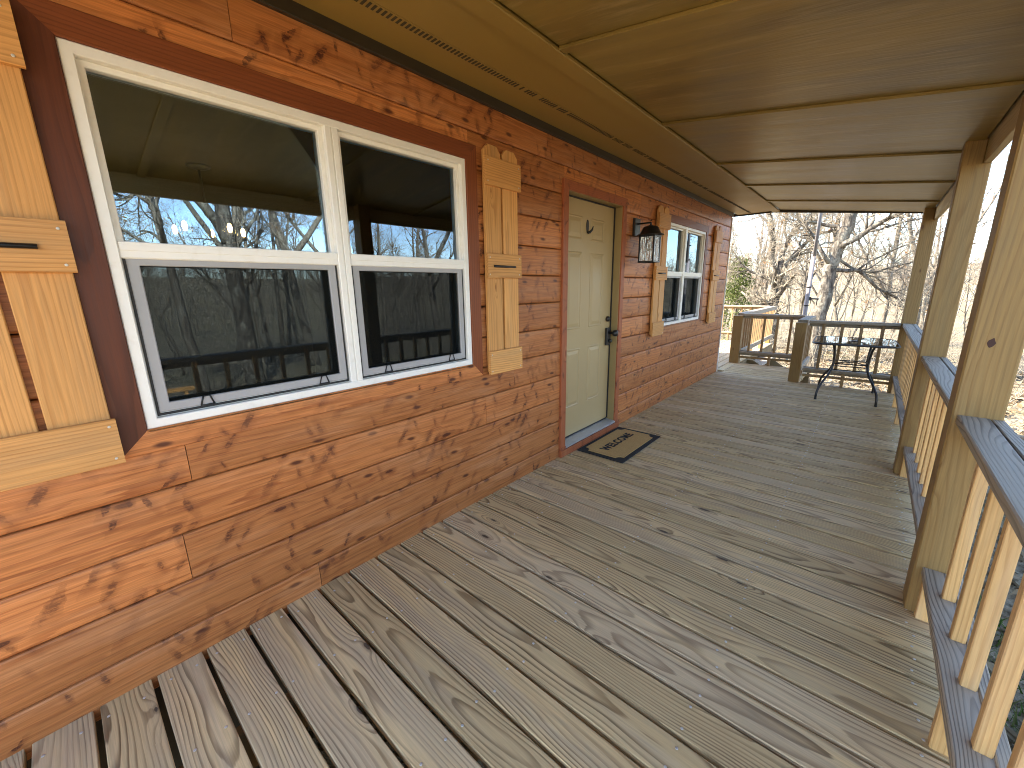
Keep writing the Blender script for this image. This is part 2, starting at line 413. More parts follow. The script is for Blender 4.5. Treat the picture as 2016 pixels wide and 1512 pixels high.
joints = {0: [.676, 6.0], 1: [-.9, 3.9], 2: [.193, 5.7], 3: [1.9, 4.989], 4: [.257, 2.2], 5: [-1.2, 4.4], 6: [4.3], 7: [7.0], 8: [-.7], 9: [6.6], 10: [-1.1, 4.2], 11: [1.313, 4.2], 12: [.64, 2.593, 5.107, 6.9]}
def split_rect(z0, z1, segs):
    return segs
for ci, (z0, z1) in enumerate(courses):
    H = z1 - z0
    prof = [(0.0008, -.022), (.0014, -.013), (.0035, -.007), (.010, -.003), (.035, -.0006), (H * .5, .0), (H - .04, -.0006), (H - .010, -.0025), (H - .0045, -.006), (H - .002, -.013), (H - .0018, -.022), (H - .0018, -.034), (0.0008, -.034)]
    if ci in (4, 10):   # courses the window bottom / top cuts through lengthwise: notch behind the casing
        pass
    stops = sorted([Y0] + joints.get(ci, []) + [Y1])
    for a, b in zip(stops, stops[1:]):
        for (p, q) in cut(a + .0012, b - .0012, z0, z1):
            if q - p < .01: continue
            sb.prism(prof, (0, p, z0), (0, 1, 0), (0, 0, 1), (1, 0, 0), q - p)
for W in (W1, W2, DR):     # what is left of a course above or below an opening
    o_ = .03 if W is not DR else -.02
    for ci, (z0, z1) in enumerate(courses):
        for lo, hi in ((z0, min(z1, W[2] - o_)), (max(z0, W[3] + o_), z1)):
            if hi - lo > .012 and z0 < W[3] + o_ and z1 > W[2] - o_ and not (lo == z0 and hi == z1):
                lo_ = (0, -.03), (0, -.006), (.02, -.001)
                sb.prism([*lo_, (hi - lo - .01, -.0022), (hi - lo - .0035, -.0055), (hi - lo - .001, -.012), (hi - lo - .001, -.03)] if hi - lo > .06 else [(0, -.03), (0, -.002), (hi - lo - .001, -.004), (hi - lo - .001, -.03)],
                         (0, W[0] - o_, lo), (0, 1, 0), (0, 0, 1), (1, 0, 0), W[1] - W[0] + 2 * o_)
siding = sb.build('siding', 'siding', cabin)
bw = MB()   # sheathing behind the boards, with the openings left out
def holes_wall(mb, x0, x1, ylo, yhi, zlo, zhi, holes):
    ys = sorted({ylo, yhi, *[h[0] for h in holes], *[h[1] for h in holes]})
    for a, b in zip(ys, ys[1:]):
        hs = sorted([(h[2], h[3]) for h in holes if h[0] <= a and h[1] >= b])
        z = zlo
        for c, d in hs:
            if c > z: mb.box((x0, a, z), (x1, b, c))
            z = d
        if z < zhi: mb.box((x0, a, z), (x1, b, zhi))
HO = [(W1[0] + .01, W1[1] - .01, W1[2] + .01, W1[3] - .01), (W2[0] + .01, W2[1] - .01, W2[2] + .01, W2[3] - .01), (2.86, 3.80, .0, 2.225)]
holes_wall(bw, -.16, -.036, Y0, Y1, -.7, 2.75, HO)
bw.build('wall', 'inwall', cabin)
ot = MB()   # the other outside walls and the room seen through the glass
ot.box((-7.0, Y0, -.7), (-6.85, Y1, 2.75)); ot.box((-6.85, Y0, -.7), (-.16, Y0 + .15, 2.75)); ot.box((-6.85, Y1 - .15, -.7), (-.16, Y1, 2.75))
ot.build('outer_wall', 'siding', cabin)
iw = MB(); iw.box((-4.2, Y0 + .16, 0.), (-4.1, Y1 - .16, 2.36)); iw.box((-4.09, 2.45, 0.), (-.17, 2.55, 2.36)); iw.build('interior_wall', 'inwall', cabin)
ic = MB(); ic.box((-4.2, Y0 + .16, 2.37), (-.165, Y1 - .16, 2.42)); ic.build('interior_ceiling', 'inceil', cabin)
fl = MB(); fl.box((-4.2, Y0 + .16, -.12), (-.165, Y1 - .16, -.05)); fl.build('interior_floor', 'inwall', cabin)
ct = MB(); ct.box((-.02, Y1 + .002, -.06), (.012, Y1 + .022, 2.54), .002, 'z'); ct.box((-.1, Y1 + .002, -.06), (-.022, Y1 + .022, 2.54), .002, 'z')
ct.build('corner_trim', M['vinyl'], cabin)
fz = MB(); fz.box((-.03, Y0, 2.552), (.02, Y1 + .03, 2.612), .003, 'y'); fz.build('frieze_board', 'frieze', cabin)

# windows ---------------------------------------------------------
def mitred_frame(mb, y0, y1, z0, z1, w, x0, x1, ch=.003, sides='lrtb', **kw):
    """picture-frame of four mitred boards outside the rectangle y0..y1, z0..z1"""
    t = x1 - x0; xc = (x0 + x1) / 2
    a, b = w / 2, t / 2
    prof = [(-a + ch, -b), (a - ch, -b), (a, -b + ch), (a, b - ch), (a - ch, b), (-a + ch, b), (-a, b - ch), (-a, -b + ch)]
    if 'b' in sides: mb.prism(prof, (xc, y0 - w, z0 - w / 2), (0, 1, 0), (0, 0, 1), (1, 0, 0), y1 - y0 + 2 * w, mit0=lambda u, v: (u + a), mit1=lambda u, v: -(u + a), **kw)
    if 't' in sides: mb.prism(prof, (xc, y0 - w, z1 + w / 2), (0, 1, 0), (0, 0, 1), (1, 0, 0), y1 - y0 + 2 * w, mit0=lambda u, v: (a - u), mit1=lambda u, v: -(a - u), **kw)
    bl = w if 'b' in sides else 0
    if 'l' in sides: mb.prism(prof, (xc, y0 - w / 2, z0 - bl), (0, 0, 1), (0, 1, 0), (1, 0, 0), z1 - z0 + bl + w, mit0=(lambda u, v: (u + a)) if bl else None, mit1=lambda u, v: -(u + a), **kw)
    if 'r' in sides: mb.prism(prof, (xc, y1 + w / 2, z0 - bl), (0, 0, 1), (0, 1, 0), (1, 0, 0), z1 - z0 + bl + w, mit0=(lambda u, v: (a - u)) if bl else None, mit1=lambda u, v: -(a - u), **kw)

def full_mitre(mb, y0, y1, z0, z1, w, x0, x1, side, ch=.003):
    t = x1 - x0; xc = (x0 + x1) / 2; a, b = w / 2, t / 2
    prof = [(-a + ch, -b), (a - ch, -b), (a, -b + ch), (a, b - ch), (a - ch, b), (-a + ch, b), (-a, b - ch), (-a, -b + ch)]
    out_hi = side in 'tr'                # where the outer edge lies on the u axis
    m0 = (lambda u, v: a - u) if out_hi else (lambda u, v: u + a)
    m1 = (lambda u, v: -(a - u)) if out_hi else (lambda u, v: -(u + a))
    if side in 'bt': mb.prism(prof, (xc, y0 - w, z0 - a if side == 'b' else z1 + a), (0, 1, 0), (0, 0, 1), (1, 0, 0), y1 - y0 + 2 * w, mit0=m0, mit1=m1)
    else: mb.prism(prof, (xc, y0 - a if side == 'l' else y1 + a, z0 - w), (0, 0, 1), (0, 1, 0), (1, 0, 0), z1 - z0 + 2 * w, mit0=m0, mit1=m1)
def window(W, ymid, cas_l, cas_r):
    y0, y1, z0, z1 = W
    f = MB()
    e = .034
    mitred_frame(f, y0 + e, y1 - e, z0 + e, z1 - e, e, -.075, .004, .003)
    f.box((-.075, ymid - .031, z0 + e), (.004, ymid - .002, z1 - e), .003, 'z'); f.box((-.075, ymid + .002, z0 + e), (.003, ymid + .031, z1 - e), .003, 'z')
    f.box((-.055, ymid - .0018, z0 + e), (-.002, ymid + .0018, z1 - e))
    f.box((-.06, y0 + .001, z0 - .012), (.012, y1 - .001, z0 - .0005), .003, 'y')
    fr = f.build('window', 'vinyl', cabin)
    s = MB()      # sashes: inner step, meeting rail
    for a, b in ((y0 + e, ymid - .031), (ymid + .031, y1 - e)):
        mitred_frame(s, a + .02, b - .02, z0 + e + .02, z1 - e - .02, .0198, -.07, -.022, .002)
        s.box((-.068, a + .001, 1.596), (-.004, b - .001, 1.652), .004, 'y')
        s.box((-.0045, a + .002, 1.622), (-.0005, b - .002, 1.6505), .0015, 'y')
    s.build('sash', 'vinyl', fr)
    for a, b in ((y0 + e, ymid - .031), (ymid + .031, y1 - e)):
        g = MB(); g.box((-.052, a + .015, 1.64), (-.046, b - .015, z1 - e - .012)); g.build('pane', 'glass', fr)
        g = MB(); g.box((-.064, a + .015, z0 + e + .012), (-.058, b - .015, 1.61)); g.build('pane', 'glass', fr)
        k = MB(); mitred_frame(k, a + .046, b - .046, z0 + e + .05, 1.573, .034, -.03, -.012, .003)
        k.build('screen_frame', 'screenframe', fr)
        k = MB(); mitred_frame(k, a + .0135, b - .0135, z0 + e + .0125, 1.6045, .0085, -.034, -.0145, .0005); k.build('seal', 'seal', fr)
        k = MB(); k.poly([(-.021, a + .04, z0 + e + .044), (-.021, b - .04, z0 + e + .044), (-.021, b - .04, 1.58), (-.021, a + .04, 1.58)])
        k.build('screen', 'screen', fr)
        for yy in (a + .16, b - .13):
            k = MB(); q = z0 + e + .016
            k.tube([(-.009, yy - .022, q), (-.007, yy - .011, q + .036), (-.007, yy + .011, q + .036), (-.009, yy + .022, q)], .0032, 6)
            k.tube([(-.009, yy - .024, q), (-.009, yy + .024, q)], .0032, 6); k.build('pull_tab', 'tab', fr)
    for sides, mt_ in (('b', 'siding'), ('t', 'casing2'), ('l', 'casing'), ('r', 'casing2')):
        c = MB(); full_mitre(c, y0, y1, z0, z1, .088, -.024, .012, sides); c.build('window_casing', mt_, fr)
    return fr
window(W1, .983, .08, .1); window(W2, 5.585, .08, .08)

# shutters --------------------------------------------------------
def shutter(ya, yb):
    wd = yb - ya; gap = .018; bwid = (wd - .02 - gap) / 2
    holder = None
    m = MB()
    for i in (0, 1):
        yc = ya + .01 + bwid / 2 + i * (bwid + gap); a = bwid / 2; ck = .035
        off = rnd.uniform(0, 60); rn = rnd.random(); pz = rnd.choice((-1, 1)) * rnd.uniform(.03, .1); py = rnd.uniform(-.06, .06)
        outl = [(-a, .925), (a, .925), (a, 2.335 - ck), (a - ck, 2.335), (-a + ck, 2.335), (-a, 2.335 - ck)]
        mid = []
        for x, ins in ((.012, 0), (.029, 0), (.032, .003)):
            mid.append([m.addv((x, yc + max(-a + ins, min(a - ins, u)), z if ins == 0 else (z - ins if z > 2 else z + ins)), (z + off, u + py, x + pz), rn, (z + off, u + off * .37, 0)) for u, z in outl])
        n = len(outl)
        for p, q in zip(mid, mid[1:]):
            for k in range(n): m.face((p[k], p[(k + 1) % n], q[(k + 1) % n], q[k]))
        m.face(mid[-1]); m.face(mid[0][::-1])
    sh = m.build('shutter', 'shutter', cabin)
    for z0, z1 in ((2.10, 2.262), (1.545, 1.697), (.907, 1.066)):
        c = MB(); c.box((.0325, ya, z0), (.052, yb, z1), .002, 'y'); c.cm = 1
        for z in (z0 + .022, z1 - .024):
            for y in (ya + .02, yb - .02): c.lathe([(.0045, 0), (.004, .0014), (.0012, .0008)], (.0522, y + rnd.uniform(-.004, .004), z), 8, axis='x')
        c.build('cleat', ('shutter', 'steel'), sh)
    h = MB(); h.tube([(.057, ya + .055, 1.618), (.057, yb - .07, 1.618)], .0075, 10); h.tube([(.052, ya + .06, 1.618), (.057, ya + .06, 1.618)], .004, 6); h.tube([(.052, yb - .075, 1.618), (.057, yb - .075, 1.618)], .004, 6)
    h.build('handle', 'black', sh)
    return sh
shutter(-.24, .085); shutter(1.905, 2.235); shutter(4.575, 4.90); shutter(6.70, 7.03)

# door ------------------------------------------------------------
def door():
    ya, yb, za, zb = 2.868, 3.786, .10, 2.215; xd = -.075
    d = MB(); d.box((xd - .045, ya + .004, za + .01), (xd, yb - .004, zb - .004), .002, 'z')
    dr = d.build('door', 'door', cabin)
    p = MB()
    def panel(y0, y1, z0, z1):
        rings = []
        for ins, x in ((0, .0005), (.008, .0045), (.016, .001), (.022, .001), (.05, .006), (.056, .006)):
            rings.append([p.addv((xd + x, y, z)) for y, z in ((y0 + ins, z0 + ins), (y1 - ins, z0 + ins), (y1 - ins, z1 - ins), (y0 + ins, z1 - ins))])
        for a, b in zip(rings, rings[1:]):
            for k in range(4): p.face((a[k], a[(k + 1) % 4], b[(k + 1) % 4], b[k]))
        p.face(rings[-1])
    for y0, y1 in ((2.975, 3.215), (3.36, 3.60)):
        panel(y0, y1, 1.885, 2.075); panel(y0, y1, 1.11, 1.78); panel(y0, y1, .385, .93)
    p.build('door_panel', 'door', dr)
    k = MB()                                          # dark hook high on the door
    n = 14; ov = [(math.cos(2 * math.pi * i / n), math.sin(2 * math.pi * i / n)) for i in range(n)]
    a = [k.addv((xd + .0005, 3.297 + c * .020, 2.0 + s_ * .058)) for c, s_ in ov]; b = [k.addv((xd + .007, 3.297 + c * .018, 2.0 + s_ * .055)) for c, s_ in ov]
    for i in range(n): k.face((a[i], a[(i + 1) % n], b[(i + 1) % n], b[i]), True)
    k.face(b)
    k.tube([(xd + .006, 3.298, 1.948), (xd + .02, 3.312, 1.952), (xd + .036, 3.322, 1.972), (xd + .044, 3.326, 2.0)], [.011, .011, .009, .004], 8)
    k.build('hook', 'black', dr)
    k = MB(); k.lathe([(.027, 0), (.027, .016), (.022, .026), (.008, .03)], (xd + .0005, 3.715, 1.163), 18, axis='x'); k.build('deadbolt', 'black', dr)
    k = MB(); k.box((xd + .0005, 3.685, .90), (xd + .03, 3.752, 1.075), .008, 'z')
    k.lathe([(.014, .0), (.014, .04), (.03, .052), (.034, .07), (.03, .088), (.01, .094)], (xd + .03, 3.718, 1.025), 18, axis='x')
    k.lathe([(.016, .0), (.018, .02), (.012, .032)], (xd + .03, 3.718, .945), 14, axis='x')
    k.build('lockset', 'black', dr)
    j = MB(); xo = .006
    j.box((-.13, ya - .026, .06), (xo, ya, zb + .0), .002, 'z'); j.box((-.13, yb, .06), (xo, yb + .026, zb + .0), .002, 'z'); j.box((-.13, ya - .026, zb + .001), (xo, yb + .026, zb + .026), .002, 'y')
    fr = j.build('door_frame', 'jamb', cabin)
    st = MB(); st.box((xd + .001, yb - .009, .11), (xd + .012, yb - .0005, zb - .001)); st.box((xd + .001, ya + .0005, zb - .01), (xd + .012, yb - .0095, zb - .0005)); st.box((xd - .002, ya + .001, .098), (xd + .004, yb - .0095, .1095))
    st.build('weather_strip', 'seal', fr)
    t = MB()
    prof = [(-.13, .062), (.02, .062), (.03, .07), (.03, .083), (.02, .088), (xd + .012, .097), (-.13, .097)]
    t.prism([(u, v) for u, v in prof], (0, ya + .001, 0), (0, 1, 0), (1, 0, 0), (0, 0, 1), yb - ya - .002)
    t.build('threshold', 'alu', fr)
    c = MB(); mitred_frame(c, ya - .006, yb + .006, .088, zb + .006, .072, -.022, .02, .003, sides='lrt'); c.build('door_casing', 'doortrim', fr)
    b = MB(); b.box((-.03, 2.787, -.002), (.032, 3.872, .0605), .003, 'y'); b.box((-.03, 2.787, .0608), (.021, 2.867, .0872), .001, 'y'); b.box((-.03, 3.787, .0608), (.021, 3.872, .0872), .001, 'y'); b.build('door_sill', 'doortrim', fr)
door()

# porch roof ------------------------------------------------------
RY0, RY1 = -1.0, 7.88  # unseen near roof end pulled in so more light reaches the deck
SL = -.145
def cz(x): return 2.612 + SL * (x - .6)
so = MB(); so.box((.0205, RY0, 2.606), (.60, RY1, 2.63)); sof = so.build('soffit', 'soffit', cabin)
v = MB(); v.box((.195, RY0 + .1, 2.6035), (.25, RY1 - .05, 2.6055), .0005, 'y'); v.cm = 1; y = RY0 + .13
while y < RY1 - .1:
    if rnd.random() > .12 or y < 2.: v.box((.204, y, 2.6015), (.241, y + .011, 2.6032))
    y += .0235
v.build('vent_strip', ('soffit', 'slot'), sof)
t = MB(); t.box((.515, RY0, 2.586), (.615, RY1 - .01, 2.6055), .004, 'y'); t.build('trim_board', 'soffit', sof)
cp = MB()
n = 44
for x0, x1 in ((.616, 2.32),):
    cp.prism([(x0, cz(x0)), (x1, cz(x1)), (x1, cz(x1) + .012), (x0, cz(x0) + .012)], (0, RY0, 0), (0, 1, 0), (1, 0, 0), (0, 0, 1), RY1 - RY0)
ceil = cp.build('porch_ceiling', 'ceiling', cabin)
A_ = Vector((1, 0, SL)).normalized(); N_ = Vector((-SL, 0, 1)).normalized()
for yb in (-.53, .66, 1.886, 3.162, 4.50, 5.66, 6.86):
    b = MB(); p0 = Vector((.617, yb, cz(.617))) - N_ * .0085
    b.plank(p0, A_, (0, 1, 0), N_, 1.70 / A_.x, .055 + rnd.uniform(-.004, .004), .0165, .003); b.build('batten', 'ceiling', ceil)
e = MB(); e.prism([(.516, 2.586), (.516, 2.632), (2.395, cz(2.395) + .05), (2.395, cz(2.395) - .012)], (0, RY1 + .001, 0), (0, 1, 0), (1, 0, 0), (0, 0, 1), .02); e.prism([(-.05, 2.585), (.515, 2.585), (.515, 2.632), (-.05, 2.632)], (0, RY1 + .001, 0), (0, 1, 0), (1, 0, 0), (0, 0, 1), .02)
e.build('gable_trim', 'frieze', cabin)
b = MB(); b.box((2.335, RY0 + .05, 2.225), (2.373, RY1 - .02, 2.40), .003, 'y'); b.build('porch_beam', 'beam', cabin)
b = MB(); b.box((2.3745, RY0, 2.29), (2.396, RY1 + .02, 2.40), .003, 'y'); b.build('fascia', 'frieze', cabin)
r = MB()
def slab(y0, y1, pts, th): r.prism([(x, z) for x, z in pts] + [(x, z + th) for x, z in pts[::-1]], (0, y0, 0), (0, 1, 0), (1, 0, 0), (0, 0, 1), y1 - y0)
slab(RY0, RY1 + .02, [(-.05, 2.78), (2.41, 2.43)], .05); slab(RY0, RY1 + .02, [(-3.5, 3.95), (-.05, 2.84)], .06); slab(RY0, RY1 + .02, [(-7.4, 2.70), (-3.5, 3.95)], .06)
r.build('roof', 'roof', cabin)
for y in (Y0, Y1 - .12):
    g = MB(); g.prism([(-7, 2.75), (-.0, 2.75), (-3.5, 3.93)], (0, y, 0), (0, 1, 0), (1, 0, 0), (0, 0, 1), .12); g.build('gable_wall', 'siding', cabin)

# ================================================================== DECK
DX = 2.425
deck = thing('porch_deck', 'weathered grey brown plank deck along the cabin wall under the porch roof', 'deck', (1.2, 3, 0))
dk = MB(); sc = dk
ys = [-.312, -.15, .015, .177, .338, .495, .66, .82, .982, 1.142, 1.30, 1.46, 1.62, 1.775, 1.935, 2.092, 2.241, 2.414, 2.568, 2.729]
while ys[0] > -4.: ys.insert(0, ys[0] - .161)  # open deck added past the roof, out of view, for warm bounce
while ys[-1] < 8.7: ys.append(ys[-1] + .158 + rnd.uniform(-.003, .003))
def board(xa, xb, ya, yb):
    g = .0094 if ya < 1 else .0092
    g += rnd.uniform(-.0015, .0015)
    w = yb - ya - 2 * g; h = .036; ch = .003
    a = w / 2
    prof = [(-a + ch, -h), (a - ch, -h), (a, -h + ch), (a, -ch), (a - .0008, -.0008), (a - ch, 0), (-a + ch, 0), (-a + .0008, -.0008), (-a, -ch), (-a, -h + ch)]
    dk.prism(prof, (xa, (ya + yb) / 2, rnd.uniform(-.0016, .0)), (1, 0, 0), (0, 1, 0), (0, 0, 1), xb - xa, segs=6, wob=.0012)
for ya, yb in zip(ys, ys[1:]):
    xr = DX + rnd.uniform(-.008, .004)
    if yb > 7.5: xr = 1.22 + rnd.uniform(-.004, .004)
    xl = -.03 if yb < Y1 else -.002
    if yb > Y1 + .1: xl = .09
    dk.cm = 0; board(xl, xr, ya, yb)
    for xs in (.07, .45, 1.05, 1.65, 2.25):
        if xs > xr - .05: break
        sc.cm = 1
        for t in (.22, .78): sc.lathe([(.0052, -.0005), (.005, .0009), (.0018, .0002)], (xs + rnd.uniform(-.015, .015), ya + (yb - ya) * t + rnd.uniform(-.008, .008), .0003), 8)
deck_b = dk.build('deck_board', ('deck', 'steel'), deck)
sd = MB()       # side deck past the cabin corner: boards run the other way
x = .085
while x > -4.2:
    w = .14; sd.plank((x - w / 2, 7.78, -.014), (0, 1, 0), (1, 0, 0), (0, 0, 1), 4.5, w, .028, .004); x -= .149
sd.build('side_deck_board', 'deck', deck)
jm = MB()
for xs in (.45, 1.05, 1.65, 2.25): jm.box((xs - .019, -4., -.215), (xs + .019, 7.5 if xs > 1.3 else 8.7, -.0375))
for ya in (8.2, 9.3, 10.4, 11.6): jm.box((-4.2, ya, -.215), (.05, ya + .04, -.0375))
jm.box((DX - .05, Y0 - .2, -.24), (DX - .012, 7.49, -.0375)); jm.box((.02, 7.46, -.24), (DX - .06, 7.49, -.0375)); jm.box((.02, 8.7, -.24), (1.24, 8.735, -.0375)); jm.box((.05, 8.74, -.24), (.088, 12.3, -.0375))
jm.build('joist', 'joist', deck)
for x, y in ((2.30, .3), (2.30, 4.3), (2.30, 7.4), (1.1, 8.6), (0., 12.2), (1.1, 7.4)): 
    dp = MB(); dp.box((x - .06, y - .06, -2.2), (x + .06, y + .06, -.245)); dp.build('deck_post', 'joist', deck)

# posts and railings ---------------------------------------------
def post(x0, x1, y0, y1, z1, label, extra=None):
    t = thing('porch_post', label, 'post', ((x0 + x1) / 2, (y0 + y1) / 2, 0), 0, 'square posts holding up the porch roof')
    m = MB(); m.box((x0, y0, 0.001), (x1, y1, z1), .006, 'z', rn=.5); m.build('shaft', 'post', t)
    return t
PX0, PX1 = 2.232, 2.372
# the outer part of each shaft is notched under the beam: shaft stops at the beam's underside on the outside
def notched(y0, y1, label):
    t = thing('porch_post', label, 'post', ((PX0 + PX1) / 2, (y0 + y1) / 2, 0), 0, 'square posts holding up the porch roof')
    m = MB(); m.box((PX0, y0, .001), (PX1, y1, 2.224), .006, 'z', rn=.5)
    m.box((PX0, y0, 2.2242), (2.334, y1, cz(PX0) - .002), .006, 'z', rn=.5); m.build('shaft', 'post', t)
    return t
notched(-.5, -.36, 'square pine porch post at the open near end of the deck railing')
p1 = notched(2.38, 2.52, 'square yellow pine porch post with a brown resin spot on its face')
spot = MB(); spot.face([spot.addv((2.287 + .013 * math.cos(a) * k + .002, 2.3789, 1.243 + .022 * math.sin(a) * k)) for a, k in [(i * .63, rnd.uniform(.65, 1.05)) for i in range(10)]])
M['resin'] = flat('brown resin spot', (.045, .016, .01), .7)
spot.build('resin_spot', 'resin', p1)
notched(4.21, 4.35, 'square porch post between the short and the long railing section')
notched(7.45, 7.59, 'square porch post at the deck corner next to the glass table')

def railing(name, label, A, B, n_bal, bal0, dbal, blocks=(), inward=1, top=.947, seg=None, caps=True, baln=None, low=False, bm='baluster'):
    """A->B: line of the balusters' middle, (x,y); inward=+1: the deck lies to the left of A->B"""
    A = Vector((A[0], A[1], 0)); B = Vector((B[0], B[1], 0)); L = (B - A).length; T = (B - A).normalized()
    I = Vector((-T.y, T.x, 0)) * inward              # towards the deck
    t = thing(name, label, 'railing', tuple((A + B) / 2), 0, 'wooden railings round the deck')
    Z = Vector((0, 0, 1))
    c = MB(); c.plank(A + I * .027 + Z * (top - .019), T, I, Z, L, .090, .038, .004, segs=4, wob=.0015); c.build('cap_rail', 'cap', t)
    c = MB(); c.plank(A - I * .040 + Z * (top - .0455), T, Z, I, L, .089, .036, .003); c.build('outer_rail', 'cap', t)
    c = MB(); c.plank(A + I * .0185 + Z * (.238 - .0195), T, I, Z, L, .086, .038, .004, segs=4, wob=.0015); c.build('bottom_rail', 'cap', t)
    c = MB(); c.plank(A - I * .040 + Z * (.2), T, Z, I, L, .089, .036, .003); c.build('outer_rail', 'cap', t)
    if low:
        c = MB(); c.plank(A - I * .040 + Z * .112, T, Z, I, L, .036, .036, .003); c.build('lower_rail', bm, t)
    for i in range(n_bal):
        d = bal0 + dbal * i + rnd.uniform(-.008, .008)
        if d > L - .02 or d < .02: continue
        b = MB(); b.plank(A + T * d + Z * .2385 + T.cross(Z) * 0, Z, T, I, top - .038 - .2392, .037, .037, .003, rn=rnd.random()); b.build('baluster', bm, t)
    for d in blocks:
        b = MB(); b.plank(A + T * d + I * .012 + Z * .0005, Z, T, I, .199 - .0012, .038, .082, .003); b.build('support_block', bm, t)
    return t
BX = 2.319
railing('deck_railing', 'railing section with chunky golden balusters on the near side of the resin spotted post', (BX, -.36), (BX, 2.378), 12, 2.378 + .36 - .205, -.237, (2.738 - .022, 2.738 - .72, .9), 1)
railing('deck_railing', 'short railing section between the spotted post and the middle porch post', (BX, 2.522), (BX, 4.208), 8, 4.208 - 2.522 - .125, -.208, (1.686 - .022, .022), 1)
railing('deck_railing', 'long railing section between the middle porch post and the far corner post', (BX, 4.352), (BX, 7.448), 17, 3.096 - .12, -.182, (3.096 - .022, 2.25, 1.45, .022), 1)
railing('deck_railing', 'end railing section right behind the glass table', (2.232, 7.497), (1.245, 7.497), 5, .17, .215, (.5,), 1, low=True, bm='backlitbal')
def stub(x, y, label, s=.14, h=.908):
    t = thing('railing_post', label, 'post', (x, y, 0), 0, 'square railing posts'); m = MB(); m.box((x - s / 2, y - s / 2, .001), (x + s / 2, y + s / 2, h), .006, 'z'); m.build('shaft', 'post', t); return t
stub(1.15, 7.50, 'short square knotty post where the table railing turns back')
stub(.02, 8.74, 'short dark square railing post just past the cabin corner', .16)
stub(1.12, 8.70, 'short square railing post where the back railing meets the antenna mast', .12)
stub(-.02, 12.22, 'short square post at the outer corner of the sunlit side deck', .1)
railing('deck_railing', 'short return railing running back from the table railing post', (1.16, 7.572), (1.16, 8.638), 6, .14, .18, (.5,), 1, bm='backlitbal')
railing('deck_railing', 'back railing between the dark corner post and the antenna mast', (1.058, 8.738), (.102, 8.738), 4, .19, .21, (.46,), 1, low=True, bm='backlitbal')
railing('deck_railing', 'long side railing leading away from the dark corner post to the sunlit end', (.045, 8.822), (.045, 12.168), 18, .15, .185, (1.1, 2.2), 1, bm='backlitbal')
railing('deck_railing', 'sunlit far railing closing off the side deck', (-.072, 12.26), (-4.1, 12.26), 18, .2, .22, (.9, 2.), 1, bm='backlitbal')
st = thing('deck_stairs', 'grey plank stairs going down from the side deck behind the back railing', 'stairs', (.6, 10.2, -.4))
for k in range(4):
    b = MB(); zz = -.19 * (k + 1) + .04
    for j in (0, 1): b.plank((.24 + .27 * k + j * .135 - .06, 9.5, zz), (0, 1, 0), (1, 0, 0), (0, 0, 1), 1.2, .128, .034, .004)
    b.build('tread', 'cap', st)
for yy in (9.52, 10.66):
    b = MB(); b.prism([(.09, -.05), (.2, -.05), (1.5, -.92), (1.5, -1.15), (1.1, -1.05), (.09, -.35)], (0, yy - .02, 0), (0, 1, 0), (1, 0, 0), (0, 0, 1), .04); b.build('stringer', 'joist', st)

# ================================================================== MAT, LANTERN, TABLE, MAST, CHANDELIER
mt = thing('doormat', 'coir doormat with black rubber border reading WELCOME lying before the door', 'doormat', (.28, 3.43, 0))
m0 = (.045, .505, 3.02, 3.84)
m = MB(); m.box((m0[0], m0[2], .0015), (m0[1], m0[3], .010), .002, 'y'); m.build('rubber_border', 'rubber', mt)
xa, xb, ya, yb = m0[0] + .04, m0[1] - .04, m0[2] + .045, m0[3] - .045
m = MB(); q = .055; st_ = .03
outl = []
for (cx, cy, a0) in ((xa, ya, 90), (xb, ya, 180), (xb, yb, 270), (xa, yb, 360)):
    for k in range(6):
        a = R(a0 - 90 * k / 5) if True else 0
        outl.append((cx + q * math.cos(a), cy + q * math.sin(a)))
def scallop():
    o = []
    for (cx, cy, s0, s1) in ((xa, ya, 90, 0), (xb, ya, 180, 90), (xb, yb, 270, 180), (xa, yb, 360, 270)):
        for k in range(7):
            a = R(s0 + (s1 - s0) * k / 6); o.append((cx + q * math.cos(a), cy + q * math.sin(a)))
    return o
ol = scallop()
m.prism(ol, (0, 0, .0102), (0, 0, 1), (1, 0, 0), (0, 1, 0), .006); m.build('coir_panel', 'coir', mt)
tc = bpy.data.curves.new('lettering', 'FONT'); tc.body = 'WELCOME'; tc.size = .098; tc.align_x = 'CENTER'; tc.align_y = 'CENTER'; tc.offset = .0042; tc.space_character = 1.12; tc.extrude = .0008
to = bpy.data.objects.new('lettering_source', tc); C.objects.link(to)
bpy.context.view_layer.update()
me = bpy.data.meshes.new_from_object(to.evaluated_get(bpy.context.evaluated_depsgraph_get()))
bpy.data.objects.remove(to)
me.name = 'lettering'; me.materials.clear(); me.materials.append(M['rubber'])
lt = bpy.data.objects.new('lettering', me); C.objects.link(lt)
lt.parent = mt; lt.matrix_parent_inverse = world(mt).inverted()
tx = [v.co.x for v in me.vertices]; ty = [v.co.y for v in me.vertices]
lt.matrix_basis = Matrix.Translation((.245, 3.425, .0172)) @ Matrix.Rotation(R(90), 4, 'Z') @ Matrix.Diagonal((.55 / (max(tx) - min(tx)), .088 / (max(ty) - min(ty)), 1, 1)) @ Matrix.Translation((-(max(tx) + min(tx)) / 2, -(max(ty) + min(ty)) / 2, 0))

